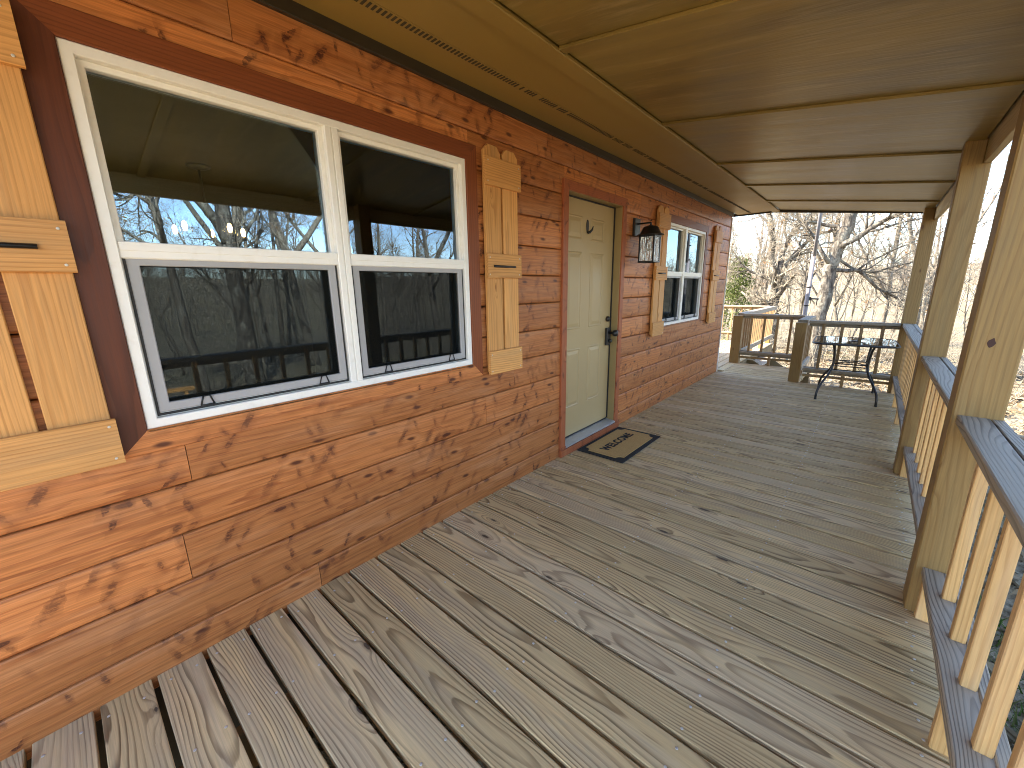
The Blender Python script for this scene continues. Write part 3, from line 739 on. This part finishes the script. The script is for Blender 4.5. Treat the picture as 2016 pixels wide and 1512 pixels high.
ln = thing('wall_lantern', 'black wall lantern with wavy glass hanging beside the door', 'wall light', (0, 4.09, 1.9))
m = MB(); m.box((.001, 4.03, 1.975), (.03, 4.15, 2.14), .004, 'z'); m.build('backplate', 'black', ln)
lx, ly = .165, 4.09
m = MB(); m.tube([(.03, ly, 2.088), (lx - .0, ly, 2.088), (lx, ly, 2.085), (lx, ly, 2.05)], .0085, 10); m.tube([(lx, ly, 2.10), (lx, ly, 2.115)], .007, 8); m.build('arm', 'black', ln)
m = MB(); m.lathe([(.022, .092), (.03, .084), (.062, .078), (.075, .066), (.079, .052), (.083, .05), (.088, .032), (.093, .03), (.100, .014), (.128, .002), (.131, -.003), (.126, -.004), (.08, .004)][::-1], (lx, ly, 1.972), 36); m.build('hood', 'black', ln)
m = MB(); hs, zt, zb_ = .072, 1.968, 1.722
for sx in (-1, 1):
    for sy in (-1, 1): m.box((lx + sx * hs - .0075, ly + sy * hs - .0075, zb_), (lx + sx * hs + .0075, ly + sy * hs + .0075, zt), .001, 'z')
for z0_, z1_ in ((zb_ - .014, zb_ - .0002), (zt - .016, zt)):
    for s_ in (-1, 1):
        m.box((lx - hs - .009, ly + s_ * hs - .0085, z0_), (lx + hs + .009, ly + s_ * hs + .0085, z1_ + .0005), .001, 'x'); m.box((lx + s_ * hs - .0083, ly - hs + .009, z0_ + .0004), (lx + s_ * hs + .0083, ly + hs - .009, z1_), .001, 'y')
m.build('cage', 'black', ln)
for s_ in (-1, 1):
    m = MB(); m.box((lx - hs + .008, ly + s_ * hs - .0015, zb_), (lx + hs - .008, ly + s_ * hs + .0015, zt - .016)); m.build('glass_panel', 'seeded', ln)
    m = MB(); m.box((lx + s_ * hs - .0015, ly - hs + .008, zb_), (lx + s_ * hs + .0015, ly + hs - .008, zt - .016)); m.build('glass_panel', 'seeded', ln)
m = MB(); m.lathe([(.014, .1), (.014, .05), (.012, .048)][::-1], (lx, ly, 1.87), 12); m.build('socket', 'black', ln)
m = MB(); m.lathe([(.004, -.055), (.02, -.045), (.027, -.02), (.024, .01), (.012, .045)], (lx, ly, 1.872), 14); m.build('bulb', 'deadbulb', ln)

tb = thing('patio_table', 'glass topped patio table with curved black legs in the far deck corner', 'table', (1.80, 6.87, 0), R(2.5))
def T(x, y, z): return (1.80 + x * math.cos(R(2.5)) - y * math.sin(R(2.5)), 6.87 + x * math.sin(R(2.5)) + y * math.cos(R(2.5)), z)
def rrect(hx, hy, r, n=7):
    o = []
    for cx, cy, a0 in ((hx - r, hy - r, 0), (-hx + r, hy - r, 90), (-hx + r, -hy + r, 180), (hx - r, -hy + r, 270)):
        for k in range(n): a = R(a0 + 90 * k / (n - 1)); o.append((cx + r * math.cos(a), cy + r * math.sin(a)))
    return o
m = MB(); o = rrect(.41, .455, .13); a = [m.addv(T(x, y, .738)) for x, y in o]; b = [m.addv(T(x, y, .743)) for x, y in o]; n = len(o)
for k in range(n): m.face((a[k], a[(k + 1) % n], b[(k + 1) % n], b[k]))
m.face(b); m.face(a[::-1]); m.build('glass_top', 'tableglass', tb)
m = MB(); o = rrect(.415, .46, .133)
m.tube([T(x, y, .735) for x, y in o] + [T(*o[0], .735), T(*o[1], .735)], .011, 8, cap=False); m.build('rim', 'tableframe', tb)
m = MB(); m.lathe([(.035, 0), (.035, .006), (.028, .008)], T(0, 0, .7435), 18); m.build('parasol_ring', 'tableframe', tb)
for sx in (-1, 1):
    for sy in (-1, 1):
        m = MB(); pts = []
        for t_, z in ((.30, .732), (.235, .728), (.20, .705), (.185, .64), (.175, .55), (.172, .46), (.178, .39), (.20, .32), (.245, .24), (.285, .15), (.297, .08), (.298, .012)):
            pts.append(T(sx * t_, sy * (.16 + (t_ - .172) * 1.9), z))
        m.tube(pts, .0135, 10); m.tube([T(sx * .298, sy * .3994, .001), T(sx * .298, sy * .3994, .022)], .016, 10); m.build('leg', 'tableframe', tb)
m = MB()
for z in (.455, .375):
    loop = [T(x, y, z) for x, y in rrect(.172, .16, .05, 5)]
    m.tube(loop + loop[:2], .0075, 6, cap=False)
m.tube([T(-.17, -.16, .455), T(-.06, -.1, .475), T(.06, -.1, .475), T(.17, -.16, .455)], .006, 6)
m.build('stretcher', 'tableframe', tb)

ms = thing('antenna_mast', 'tall grey telescopic antenna mast with black clamps behind the railing', 'mast', (1.02, 8.98, -.9))
mx, my = 1.015, 9.0
m = MB(); m.tube([(mx, my, -1.1), (mx, my, 2.02)], .033, 14); m.build('lower_pole', 'mastdark', ms)
m = MB(); m.tube([(mx + .012, my - .02, 1.95), (mx + .012, my - .02, 6.5)], .028, 14); m.build('upper_pole', 'mastgrey', ms)
for z in (1.1, 1.42, 2.0, 2.28, 3.1):
    m = MB(); m.lathe([(.037, -.011), (.039, -.008), (.039, .008), (.037, .011)], (mx, my, z), 16); m.build('clamp', 'black', ms)
m = MB(); m.box((mx + .035, my - .03, 1.19), (mx + .06, my + .0, 1.25), .004); m.tube([(mx + .04, my - .015, 1.22), (mx + .17, my - .015, 1.215)], .012, 8); m.tube([(mx + .06, my - .015, 1.21), (mx + .055, my - .015, 1.12)], .006, 6); m.tube([(mx + .15, my - .015, 1.21), (mx + .145, my - .015, 1.1)], .008, 6); m.build('crank', 'black', ms)
m = MB(); m.tube([(mx + .05, my - .01, 1.12), (mx + .075, my, 1.0), (mx + .03, my + .01, .86), (mx + .06, my, .6)], .003, 5); m.build('cable', 'black', ms)

ch = thing('chandelier', 'small lit chandelier hanging indoors behind the large window', 'chandelier', (-1.9, .92, 2.369))
cxx, cyy = -1.85, .905
m = MB(); m.lathe([(.0, -.03), (.03, -.028), (.07, -.012), (.075, 0)], (cxx, cyy, 2.3685), 24); m.build('canopy', 'black', ch)
m = MB(); m.tube([(cxx, cyy, 2.34), (cxx, cyy, 1.87)], .008, 8); m.build('stem', 'black', ch)
M['clearglass'] = glass('clear shade glass', 1.45)
for k in range(5):
    a = R(72 * k + 20); ex, ey = cxx + .22 * math.cos(a), cyy + .22 * math.sin(a)
    m = MB(); m.tube([(cxx, cyy, 1.88), ((cxx + ex) / 2, (cyy + ey) / 2, 1.84), (ex, ey, 1.87)], .006, 6); m.lathe([(.018, 0), (.02, .03)], (ex, ey, 1.87), 10); ar = m.build('arm', 'black', ch)
    m = MB(); m.lathe([(.008, .03), (.014, .05), (.016, .068), (.011, .088), (.003, .095)], (ex, ey, 1.87), 14); m.build('bulb', 'bulb', ar)
    m = MB(); m.tube([(ex, ey, 1.90), (ex, ey, 2.03)], .045, 14, cap=False); m.build('glass_shade', 'clearglass', ar)

sw = thing('sawhorse', 'pale wooden sawhorse standing on the leafy yard seen mirrored in the window', 'sawhorse', (6.5, .75, -.95))
m = MB(); m.box((6.45, .1, -.12), (6.55, 1.42, -.06), .003, 'y'); m.build('beam', 'shutter', sw)
for yy in (.22, 1.3):
    for s_ in (-1, 1):
        m = MB(); m.tube([(6.5, yy, -.1), (6.5 + s_ * .28, yy + .1 * (1 if yy > .8 else -1), -.98)], .03, 6, smooth=False); m.build('leg', 'shutter', sw)

# ================================================================== TERRAIN
def ssn(a, b, x):
    t = np.clip((x - a) / (b - a), 0, 1); return t * t * (3 - 2 * t)
def hgt(x, y):
    x = np.asarray(x, float); y = np.asarray(y, float)
    dx = np.maximum(0, x - 3); dy = np.maximum(0, y - 9); r = np.hypot(dx, dy)
    h = -.78 - .05 * np.minimum(r, 80) + 13.5 * ssn(85, 270, r)
    h += .12 * np.sin(x * .37 + 1) * np.cos(y * .31) + .5 * ssn(15, 60, r) * np.sin(x * .09 + 2) * np.cos(y * .11 + .5) + 2.5 * ssn(120, 260, r) * np.sin(x * .021 + 1.) * np.cos(y * .017)
    h += .05 * np.sin(x * 1.9) * np.sin(y * 2.3 + .4)
    return h
def axis(lo, hi, c, n):
    t = np.linspace(-1, 1, n); s = np.sign(t) * np.abs(t) ** 2.6
    return np.where(s < 0, c + s * (c - lo), c + s * (hi - c))
gx = axis(-330, 330, 2, 150); gy = axis(-200, 420, 8, 170)
XX, YY = np.meshgrid(gx, gy); ZZ = hgt(XX, YY)
me = bpy.data.meshes.new('ground'); nv = XX.size
me.vertices.add(nv); me.vertices.foreach_set('co', np.stack([XX, YY, ZZ], -1).astype(np.float32).ravel())
ii = (np.arange(len(gy) - 1)[:, None] * len(gx) + np.arange(len(gx) - 1)[None]).ravel()
q = np.stack([ii, ii + 1, ii + 1 + len(gx), ii + len(gx)], -1).astype(np.int32)
me.loops.add(q.size); me.polygons.add(len(q)); me.loops.foreach_set('vertex_index', q.ravel())
me.polygons.foreach_set('loop_start', np.arange(0, q.size, 4)); me.polygons.foreach_set('use_smooth', np.ones(len(q), bool))
me.update(); me.validate(); me.materials.append(M['ground'])
go = bpy.data.objects.new('ground', me); C.objects.link(go); go['kind'] = 'structure'
def H(x, y): return float(hgt(x, y))

# ================================================================== TREES
def limb(mb, rng, pts, r0, r1, n):
    k = len(pts); mb.tube(pts, [r0 + (r1 - r0) * (i / (k - 1)) ** .8 for i in range(k)], n, rn=rng.random())
def wander(rng, p, d, L, n, wob, up):
    pts = [Vector(p)]; d = Vector(d).normalized()
    for i in range(n):
        d = (d + Vector((rng.gauss(0, wob), rng.gauss(0, wob), rng.gauss(0, wob) + up))).normalized()
        pts.append(pts[-1] + d * L / n)
    return pts
def sprout(rng, tr, cr, leaves, pts, r0, r1, lv, maxlv, L, dens, wob=.22, up=.05, leafp=0.):
    """children along a limb, recursively; the thin ones go to the crown mesh"""
    k = len(pts); nchild = max(1, int(dens[lv] * (0.7 + .6 * rng.random())))
    for c in range(nchild):
        f = rng.uniform(.25, 1.); s = f * (k - 1); i = min(int(s), k - 2); u = s - i
        p = pts[i].lerp(pts[i + 1], u); d0 = (pts[i + 1] - pts[i]).normalized()
        ax = d0.orthogonal().normalized(); ax.rotate(Matrix.Rotation(rng.uniform(0, 6.28), 3, d0))
        ang = rng.uniform(.5, 1.15); d = d0 * math.cos(ang) + ax * math.sin(ang)
        rr = (r0 + (r1 - r0) * f) * rng.uniform(.45, .7); ll = L[lv] * rng.uniform(.55, 1.15) * (1.15 - .55 * f)
        cp = wander(rng, p, d, ll, (5, 5, 4, 3)[min(lv, 3)], wob, up)
        e = max(rr * .28, .0022)
        limb(tr if lv == 0 else cr, rng, cp, max(rr, .0035), e, (6, 4, 3, 3)[min(lv, 3)])
        if leafp and lv >= 1 and rng.random() < leafp:
            for _ in range(rng.randint(1, 3)):
                q = cp[rng.randint(1, len(cp) - 1)]
                add_leaf(leaves, rng, q + Vector((rng.gauss(0, .04), rng.gauss(0, .04), -.03)), rng.uniform(.028, .05))
        if lv < maxlv: sprout(rng, tr, cr, leaves, cp, max(rr, .0035), e, lv + 1, maxlv, L, dens, wob, up, leafp)
def add_leaf(mb, rng, p, s, flatten=False):
    n = Vector((rng.gauss(0, 1), rng.gauss(0, 1), rng.gauss(0, 1) + (2.2 if flatten else 0))).normalized()
    a = n.orthogonal().normalized(); a.rotate(Matrix.Rotation(rng.uniform(0, 6.28), 3, n)); b = n.cross(a); r = rng.random()
    p = Vector(p); c = rng.uniform(.1, .35) * s
    v = [mb.addv(p - a * s, None, r), mb.addv(p + b * s * .5 + n * c, None, r), mb.addv(p + a * s, None, r), mb.addv(p - b * s * .5 + n * c * .6, None, r)]
    mb.face((v[0], v[1], v[2])); mb.face((v[0], v[2], v[3]))

def hero(name, label, limbs, seed, barkm, L=(1.5, .8, .45, .25), dens=(10, 7, 6, 3), leafp=.022, base_flare=1.35, gbase=None, r_ground=True):
    rng = random.Random(seed)
    tr = MB(); cr = MB(); lf = MB()
    first = limbs[0][0]
    x, y, z = first[0]
    pts0 = [Vector((x, y - 0, H(x, y) - .3)), *[Vector(p) for p in first]]
    t = thing(name, label, 'tree', (x, y, H(x, y)))
    for i, (pts, r0, r1) in enumerate(limbs):
        P = pts0 if i == 0 else [Vector(p) for p in pts]
        # resample with small kinks
        Q = [P[0]]
        for a, b in zip(P, P[1:]):
            m_ = a.lerp(b, .5) + Vector((rng.gauss(0, .02), rng.gauss(0, .02), rng.gauss(0, .015)))
            Q += [m_, b]
        if i == 0: rr = [r0 * base_flare] + [r0 + (r1 - r0) * k / (len(Q) - 2) for k in range(len(Q) - 1)]
        else: rr = [r0 + (r1 - r0) * (k / (len(Q) - 1)) for k in range(len(Q))]
        tr.tube(Q, rr, 12 if r0 > .08 else 8)
        if i > 0 or len(limbs) == 1: sprout(rng, tr, cr, lf, Q[1:], r0, r1, 0, 3, L, dens, .24, .04, leafp)
        else: sprout(rng, tr, cr, lf, Q[-6:], r0 * .6, r1, 0, 3, L, dens, .24, .04, leafp)
    tr.build('trunk', barkm, t); cr.build('crown', 'twig', t)
    if lf.f: lf.build('leaves', 'deadleaf', t)
    return t
o1 = [([(-0.65, 17.0, -1.03), (-0.74, 17.0, 0.06), (-0.76, 17.0, 0.78), (-0.79, 17.0, 1.47)], .20, .19),
      ([(-0.79, 17.0, 1.42), (-0.94, 17.06, 2.17), (-0.97, 16.85, 2.83), (-1.06, 16.6, 3.47), (-1.26, 16.77, 3.99), (-1.42, 16.65, 4.63), (-1.67, 16.52, 5.43), (-1.5, 16.4, 6.6)], .125, .05),
      ([(-0.76, 17.0, 1.40), (-0.67, 16.99, 1.64), (-0.58, 17.15, 2.07), (-0.34, 17.14, 2.47), (-0.04, 17.21, 2.86), (0.16, 17.04, 3.02), (0.6, 17.1, 3.11), (1.07, 17.29, 3.31)], .10, .03),
      ([(-0.77, 17.0, 1.50), (-0.71, 17.14, 2.16), (-0.67, 17.25, 2.67), (-0.53, 16.99, 3.05), (-0.31, 17.14, 3.36), (0.0, 17.2, 3.65), (0.28, 17.08, 4.13), (.5, 17.2, 5.2)], .095, .03),
      ([(-0.79, 17.0, 1.47), (-1.05, 17.18, 1.69), (-1.24, 17.17, 1.75), (-1.6, 17.28, 1.94), (-2.01, 17.47, 2.23), (-2.44, 17.58, 2.81)], .06, .02)]
hero('oak_tree', 'bare dark limbed oak with a low fork, behind the short back railing', o1, 11, 'oakbark')
o2 = [([(0.74, 15.0, -0.94), (0.71, 14.99, -0.32), (0.73, 15.02, 0.28), (0.81, 15.01, 1.02), (0.8, 15.06, 1.45), (0.8, 15.1, 1.88), (0.92, 15.06, 2.42), (1.02, 15.02, 2.82), (1.08, 14.99, 3.2), (1.16, 15.04, 3.65), (1.13, 15.03, 4.35), (1.25, 15.1, 5.6)], .21, .12),
      ([(0.94, 15.0, 2.45), (1.25, 14.9, 2.63), (1.44, 14.9, 2.77), (1.76, 14.85, 3.02), (2.03, 14.77, 3.17), (2.32, 14.82, 3.4), (2.9, 14.9, 3.9)], .085, .03),
      ([(.82, 15.0, 1.87), (1.21, 15.32, 1.82), (1.45, 15.47, 1.83), (1.83, 15.81, 1.43), (2.02, 16.1, 1.26), (2.45, 16.49, 0.99), (2.69, 16.63, 0.84)], .06, .02),
      ([(0.81, 15.0, 1.88), (1.0, 15.29, 2.13), (1.45, 15.66, 1.79), (1.81, 15.98, 1.76), (2.19, 16.04, 1.91), (2.59, 16.21, 2.03)], .045, .015),
      ([(1.0, 15.0, 2.80), (0.85, 15.17, 3.04), (0.55, 15.2, 3.11), (0.35, 15.1, 3.19), (0.13, 14.88, 3.22), (-0.22, 15.05, 3.15)], .06, .02),
      ([(0.79, 15.0, 2.04), (0.6, 14.79, 2.36), (0.46, 14.94, 2.62), (0.32, 14.9, 2.85), (0.12, 14.73, 3.15)], .06, .02)]
hero('oak_tree', 'bare leaning oak with pale lichen bark, behind the table railing', o2, 12, 'oakbark')
o3 = [([(11.0, 3.6, -1.0), (11.0, 3.54, -0.53), (11.0, 3.56, 0.47), (11.0, 3.55, 1.16), (11.0, 3.49, 1.7), (11.0, 3.46, 2.22), (11.0, 3.5, 2.86), (11.0, 3.48, 3.36), (11.0, 3.49, 3.78), (11.0, 3.53, 4.15), (11.0, 3.59, 4.69), (11.0, 3.63, 5.28), (11.1, 3.8, 7.)], .24, .12),
      ([(11.0, 3.47, 2.7), (10.92, 3.26, 3.32), (10.75, 3.05, 3.57), (10.79, 2.89, 3.85), (10.61, 2.7, 4.1), (10.49, 2.53, 4.28), (10.45, 2.36, 4.65), (10.3, 2.0, 5.6)], .13, .06),
      ([(10.7, 2.83, 4.0), (10.86, 2.54, 4.0), (10.68, 2.27, 3.93), (10.83, 2.01, 3.82), (10.75, 1.71, 3.61), (10.94, 1.54, 3.53), (11.09, 1.28, 3.55)], .06, .02),
      ([(11.0, 3.65, 2.65), (10.9, 3.96, 3.14), (10.82, 4.15, 3.41), (11.01, 4.32, 3.71), (11.02, 4.59, 3.81), (11.03, 5.02, 4.04), (10.84, 5.49, 4.04)], .05, .018)]
hero('oak_tree', 'big bare oak mirrored in the large window around the chandelier', o3, 13, 'oakbark', leafp=.06)
o4 = [([(11.3, 3.72, -1.0), (11.0, 3.70, 1.2), (10.98, 3.68, 2.87), (10.99, 3.72, 3.5), (11.05, 3.80, 4.14), (11.09, 3.86, 4.64), (11.1, 3.9, 6.)], .06, .04)]
hero('young_tree', 'slim straight young tree touching the mirrored oak trunk', o4, 14, 'bark', L=(.8, .5, .3, .2), dens=(6, 5, 3, 2))
o5 = [([(11.3, 3.95, -1.0), (11.1, 3.88, 1.2), (11.05, 3.9, 2.75), (11.22, 3.97, 3.56), (11.23, 4.06, 4.15), (11.2, 4.16, 4.72), (11.2, 4.3, 6.2)], .05, .03)]
hero('young_tree', 'slim young tree a step away from the mirrored oak trunk', o5, 15, 'bark', L=(.8, .5, .3, .2), dens=(6, 5, 3, 2))

def proto_tree(name, seed, h, r, dens, L, leafp=0., fork=False):
    rng = random.Random(seed); tr = MB(); cr = MB(); lf = MB()
    pts = wander(rng, (0, 0, -.4), (rng.gauss(0, .05), rng.gauss(0, .05), 1), h, 9, .07, .05)
    tr.tube(pts, [r * (1.25 if i == 0 else 1) * (1 - .82 * (i / 9) ** .9) for i in range(10)], 8)
    sprout(rng, tr, cr, lf, pts[2:], r * .8, r * .18, 0, 3, L, dens, .2, .07, leafp)
    if fork:
        p2 = wander(rng, pts[3], (rng.choice((-.6, .6)), .3, 1), h * .6, 7, .09, .06); tr.tube(p2, [r * .62 * (1 - .8 * i / 7) for i in range(8)], 7); sprout(rng, tr, cr, lf, p2[1:], r * .5, r * .12, 0, 3, L, dens, .2, .07, leafp)
    return tr, cr, lf
protos = []
specs = [(21, 11., .15, (13, 6, 4, 3), (2.4, 1.1, .55, .3), 0., False, 'twig'), (22, 9., .12, (12, 6, 4, 3), (1.9, .95, .5, .3), .03, True, 'twigred'),
         (23, 12.5, .18, (15, 6, 4, 3), (2.8, 1.2, .6, .3), 0., True, 'twig'), (24, 7., .07, (11, 5, 4, 3), (1.4, .75, .45, .25), 0., False, 'twig'),
         (25, 5., .045, (10, 5, 4, 2), (1.1, .6, .4, .25), .06, False, 'twigred'), (26, 8.5, .1, (13, 6, 4, 3), (1.7, .9, .5, .3), 0., True, 'twig')]
names = ['bare_tree', 'bare_tree', 'bare_tree', 'slender_tree', 'sapling', 'bare_tree']
def place_tree(k, x, y, s, rz, label, group):
    sp = specs[k]
    if protos[k] is None:
        tr, cr, lf = proto_tree(names[k], *sp[:7])
        t = thing(names[k], label, 'tree', (0, 0, 0), 0, group)
        tr.build('trunk', 'bark', t); cr.build('crown', sp[7], t)
        if lf.f: lf.build('leaves', 'deadleaf', t)
        protos[k] = t
    else: t = copy_tree(protos[k])
    t.location = (x, y, H(x, y) + .05); t.rotation_euler = (0, 0, rz); t.scale = (s, s, s)
    tag(t, label, None, group); return t
protos = [None] * 6
rg = random.Random(5); spots = []
def ok(x, y, dmin):
    for a, b in spots:
        if (a - x) ** 2 + (b - y) ** 2 < dmin * dmin: return False
    return True
def scatter(n, fx, label_of, group, dmin, kinds, srange):
    c = 0; tries = 0
    while c < n and tries < 4000:
        tries += 1
        x, y = fx()
        if x < 3.6 and y < 13.5: continue
        if abs(x - .7) < 2.2 and y < 19: continue
        if not ok(x, y, dmin): continue
        spots.append((x, y)); k = rg.choice(kinds)
        place_tree(k, x, y, rg.uniform(*srange), rg.uniform(0, 6.28), label_of[names[k]], group); c += 1
L1 = {'bare_tree': 'bare grey tree in the pale woods beyond the deck end', 'slender_tree': 'slender bare tree in the pale woods beyond the deck end', 'sapling': 'thin sapling with a few dry leaves in the pale woods beyond the deck end'}
L2 = {'bare_tree': 'bare grey tree in the woods facing the porch, mirrored in the windows', 'slender_tree': 'slender bare tree in the woods facing the porch windows', 'sapling': 'thin sapling with dry leaves in the woods facing the porch windows'}
scatter(26, lambda: (rg.uniform(-12, 5), rg.uniform(17.5, 34)), L1, 'bare trees beyond the deck end', 1.6, (1, 3, 3, 4, 4, 5), (.65, 1.05))
scatter(22, lambda: (rg.uniform(-7, 5), rg.uniform(19, 30)), L1, 'bare trees beyond the deck end', .9, (1, 3, 4, 5, 5), (.7, 1.1))
scatter(40, lambda: (rg.uniform(-26, 13), rg.uniform(30, 75)), L1, 'bare trees beyond the deck end', 2.2, (0, 1, 2, 3, 5), (.65, 1.05))
scatter(34, lambda: (rg.uniform(9, 26), rg.uniform(-10, 40)), L2, 'bare trees facing the porch windows', 2.4, (0, 1, 2, 3, 3, 4, 5), (.6, 1.0))
scatter(26, lambda: (rg.uniform(13, 26), rg.uniform(4, 34)), L2, 'bare trees facing the porch windows', 1.7, (0, 1, 2, 2, 5), (.8, 1.15))
scatter(30, lambda: (rg.uniform(22, 60), rg.uniform(-30, 80)), L2, 'bare trees facing the porch windows', 3., (0, 1, 2, 5), (.7, 1.05))

# cedar -----------------------------------------------------------
def cedar(x, y, h, r, seed, label):
    rng = random.Random(seed); t = thing('cedar_tree', label, 'tree', (x, y, H(x, y)))
    z0 = H(x, y); tr = MB(); tr.tube([(x, y, z0 - .2), (x + .05, y, z0 + h * .5), (x, y, z0 + h * .97)], [.09, .06, .01], 8); tr.build('trunk', 'bark', t)
    f = MB()
    for i in range(150):
        u = rng.random() ** .8; zz = z0 + .3 + u * (h - .3); rr = r * (1 - u) ** .7 * rng.uniform(.35, 1.1); a = rng.uniform(0, 6.28)
        c = Vector((x + rr * math.cos(a), y + rr * math.sin(a), zz))
        for _ in range(26):
            p = c + Vector((rng.gauss(0, .13), rng.gauss(0, .13), rng.gauss(0, .1)))
            add_leaf(f, rng, p, rng.uniform(.035, .075))
    f.build('crown', 'needle', t); return t
cedar(-2.75, 20.5, 3.9, 1.15, 31, 'green cedar behind the side deck railing, the only evergreen')

# brush: countless thin stems
br = MB(); rb = random.Random(41)
for i in range(420):
    if i < 230: x, y = rb.uniform(-9, 5), rb.uniform(11.5, 30)
    elif i < 330: x, y = rb.uniform(4.5, 14), rb.uniform(6, 24)
    else: x, y = rb.uniform(7, 16), rb.uniform(-6, 14)
    if x < 1.6 and y < 13.2: continue
    z = H(x, y)
    for s_ in range(rb.randint(2, 5)):
        L_ = rb.uniform(.6, 2.3); p = wander(rb, (x + rb.gauss(0, .12), y + rb.gauss(0, .12), z - .05), (rb.gauss(0, .35), rb.gauss(0, .35), 1), L_, 4, .16, -.02)
        br.tube(p, [.009, .007, .005, .004, .002], 3, cap=False)
        for _ in range(rb.randint(2, 5)):
            i0 = rb.randint(1, 3); q = wander(rb, p[i0], (rb.gauss(0, .8), rb.gauss(0, .8), .5), L_ * rb.uniform(.25, .5), 3, .25, 0.); br.tube(q, [.005, .004, .003, .0015], 3, cap=False)
tag(br.build('brush', 'twig'), 'tangled pale brush and bramble stems on the forest floor', 'undergrowth', None, 'stuff')
# far woods as one mass
fw = MB(); rf = random.Random(43)
for i in range(1500):
    a = rf.uniform(-28, 100); dd = 62 + 200 * rf.random() ** .8
    x = 3 + dd * math.sin(R(a)); y = 9 + dd * math.cos(R(a)); z = H(x, y); h = rf.uniform(6, 11)
    p = wander(rf, (x, y, z - .3), (0, 0, 1), h, 3, .06, .05); fw.tube(p, [.13, .1, .07, .02], 3, cap=False)
    for _ in range(16):
        f = rf.uniform(.3, 1.) * 3; i0 = min(int(f), 2); q = p[i0].lerp(p[i0 + 1], f - i0)
        e = wander(rf, q, (rf.gauss(0, .7), rf.gauss(0, .7), .75), h * rf.uniform(.15, .32), 2, .15, .05); fw.tube(e, [.05, .035, .012], 3, cap=False)
        for _ in range(2): fw.tube(wander(rf, e[1], (rf.gauss(0, .8), rf.gauss(0, .8), .6), h * .13, 1, .1, 0), [.025, .01], 3, cap=False)
tag(fw.build('far_woods', 'twig'), 'pale bare woods covering the far hillside', 'woods', None, 'stuff')
# leaf litter
lm = MB(); rl = random.Random(44)
for i in range(15000):
    if i < 9000: x, y = rl.uniform(2.5, 9), rl.uniform(1, 19)
    elif i < 13000: x, y = rl.uniform(-3, 4), rl.uniform(11, 22)
    else: x, y = rl.uniform(5, 12), rl.uniform(-2, 8)
    add_leaf(lm, rl, (x, y, H(x, y) + rl.uniform(.01, .05)), rl.uniform(.04, .085), True)
tag(lm.build('leaf_litter', 'litterleaf'), 'fallen brown leaves covering the ground beside the deck', 'leaves', None, 'stuff')
gr = MB()
for i in range(900):
    x, y = 2.75 + rl.random() ** 2 * 1.5, rl.uniform(.8, 4.)
    z = H(x, y); hh = rl.uniform(.05, .14); a = rl.uniform(0, 6.28); w = .006; l = rl.gauss(0, .04); r_ = rl.random()
    v = [gr.addv((x - w * math.cos(a), y - w * math.sin(a), z), None, r_), gr.addv((x + w * math.cos(a), y + w * math.sin(a), z), None, r_), gr.addv((x + l, y + rl.gauss(0, .03), z + hh), None, r_)]
    gr.face(v)
tag(gr.build('grass', 'grassblade'), 'sparse green grass blades beside the deck edge', 'grass', None, 'stuff')

# ================================================================== LIGHT, WORLD, CAMERA
AZ = math.atan2(-.90, -.42)          # direction to the sun: x=-.90, y=-.42
EL = R(38)
to_sun = Vector((-.90, -.42, 0)).normalized() * math.cos(EL) + Vector((0, 0, math.sin(EL)))
sun = bpy.data.lights.new('sun', 'SUN'); sun.energy = 3.3; sun.angle = R(.53); sun.color = (1., .90, .76)
so_ = bpy.data.objects.new('sun', sun); C.objects.link(so_); so_.rotation_euler = to_sun.to_track_quat('Z', 'Y').to_euler(); so_.location = (-20, -10, 20)
w = bpy.data.worlds.new('World'); scene.world = w; w.use_nodes = True
nt = w.node_tree; bg = nt.nodes['Background']; sky = nt.nodes.new('ShaderNodeTexSky'); sky.sky_type = 'NISHITA'; sky.sun_disc = False
sky.sun_elevation = EL; sky.sun_rotation = math.atan2(to_sun.x, to_sun.y); sky.air_density = .9; sky.dust_density = .6; sky.ozone_density = 1.
nt.links.new(sky.outputs[0], bg.inputs[0]); bg.inputs[1].default_value = .11

cam = bpy.data.cameras.new('camera'); co = bpy.data.objects.new('camera', cam); C.objects.link(co)
yaw, pit, rol = R(41.59), R(13.31), R(.90)
f = Vector((-math.sin(yaw) * math.cos(pit), math.cos(yaw) * math.cos(pit), -math.sin(pit))); r = Vector((math.cos(yaw), math.sin(yaw), 0)); d = f.cross(r)
r2 = r * math.cos(rol) + d * math.sin(rol); d2 = -r * math.sin(rol) + d * math.cos(rol)
mw = Matrix((r2, -d2, -f)).transposed().to_4x4(); mw.translation = (1.93, 0, 1.476); co.matrix_world = mw
cam.sensor_fit = 'HORIZONTAL'; cam.sensor_width = 36; cam.lens = 36 * 794.5 / 2016; cam.clip_start = .02; cam.clip_end = 1500
scene.camera = co
scene.view_settings.view_transform = 'Standard'; scene.view_settings.look = 'None'; scene.view_settings.gamma = 1.; scene.view_settings.exposure = 3.1
scene.cycles.max_bounces = 10; scene.cycles.diffuse_bounces = 6; scene.cycles.transparent_max_bounces = 16; scene.cycles.glossy_bounces = 4
scene.cycles.caustics_reflective = False; scene.cycles.caustics_refractive = False
scene.cycles.use_denoising = True; scene.cycles.filter_width = 1.
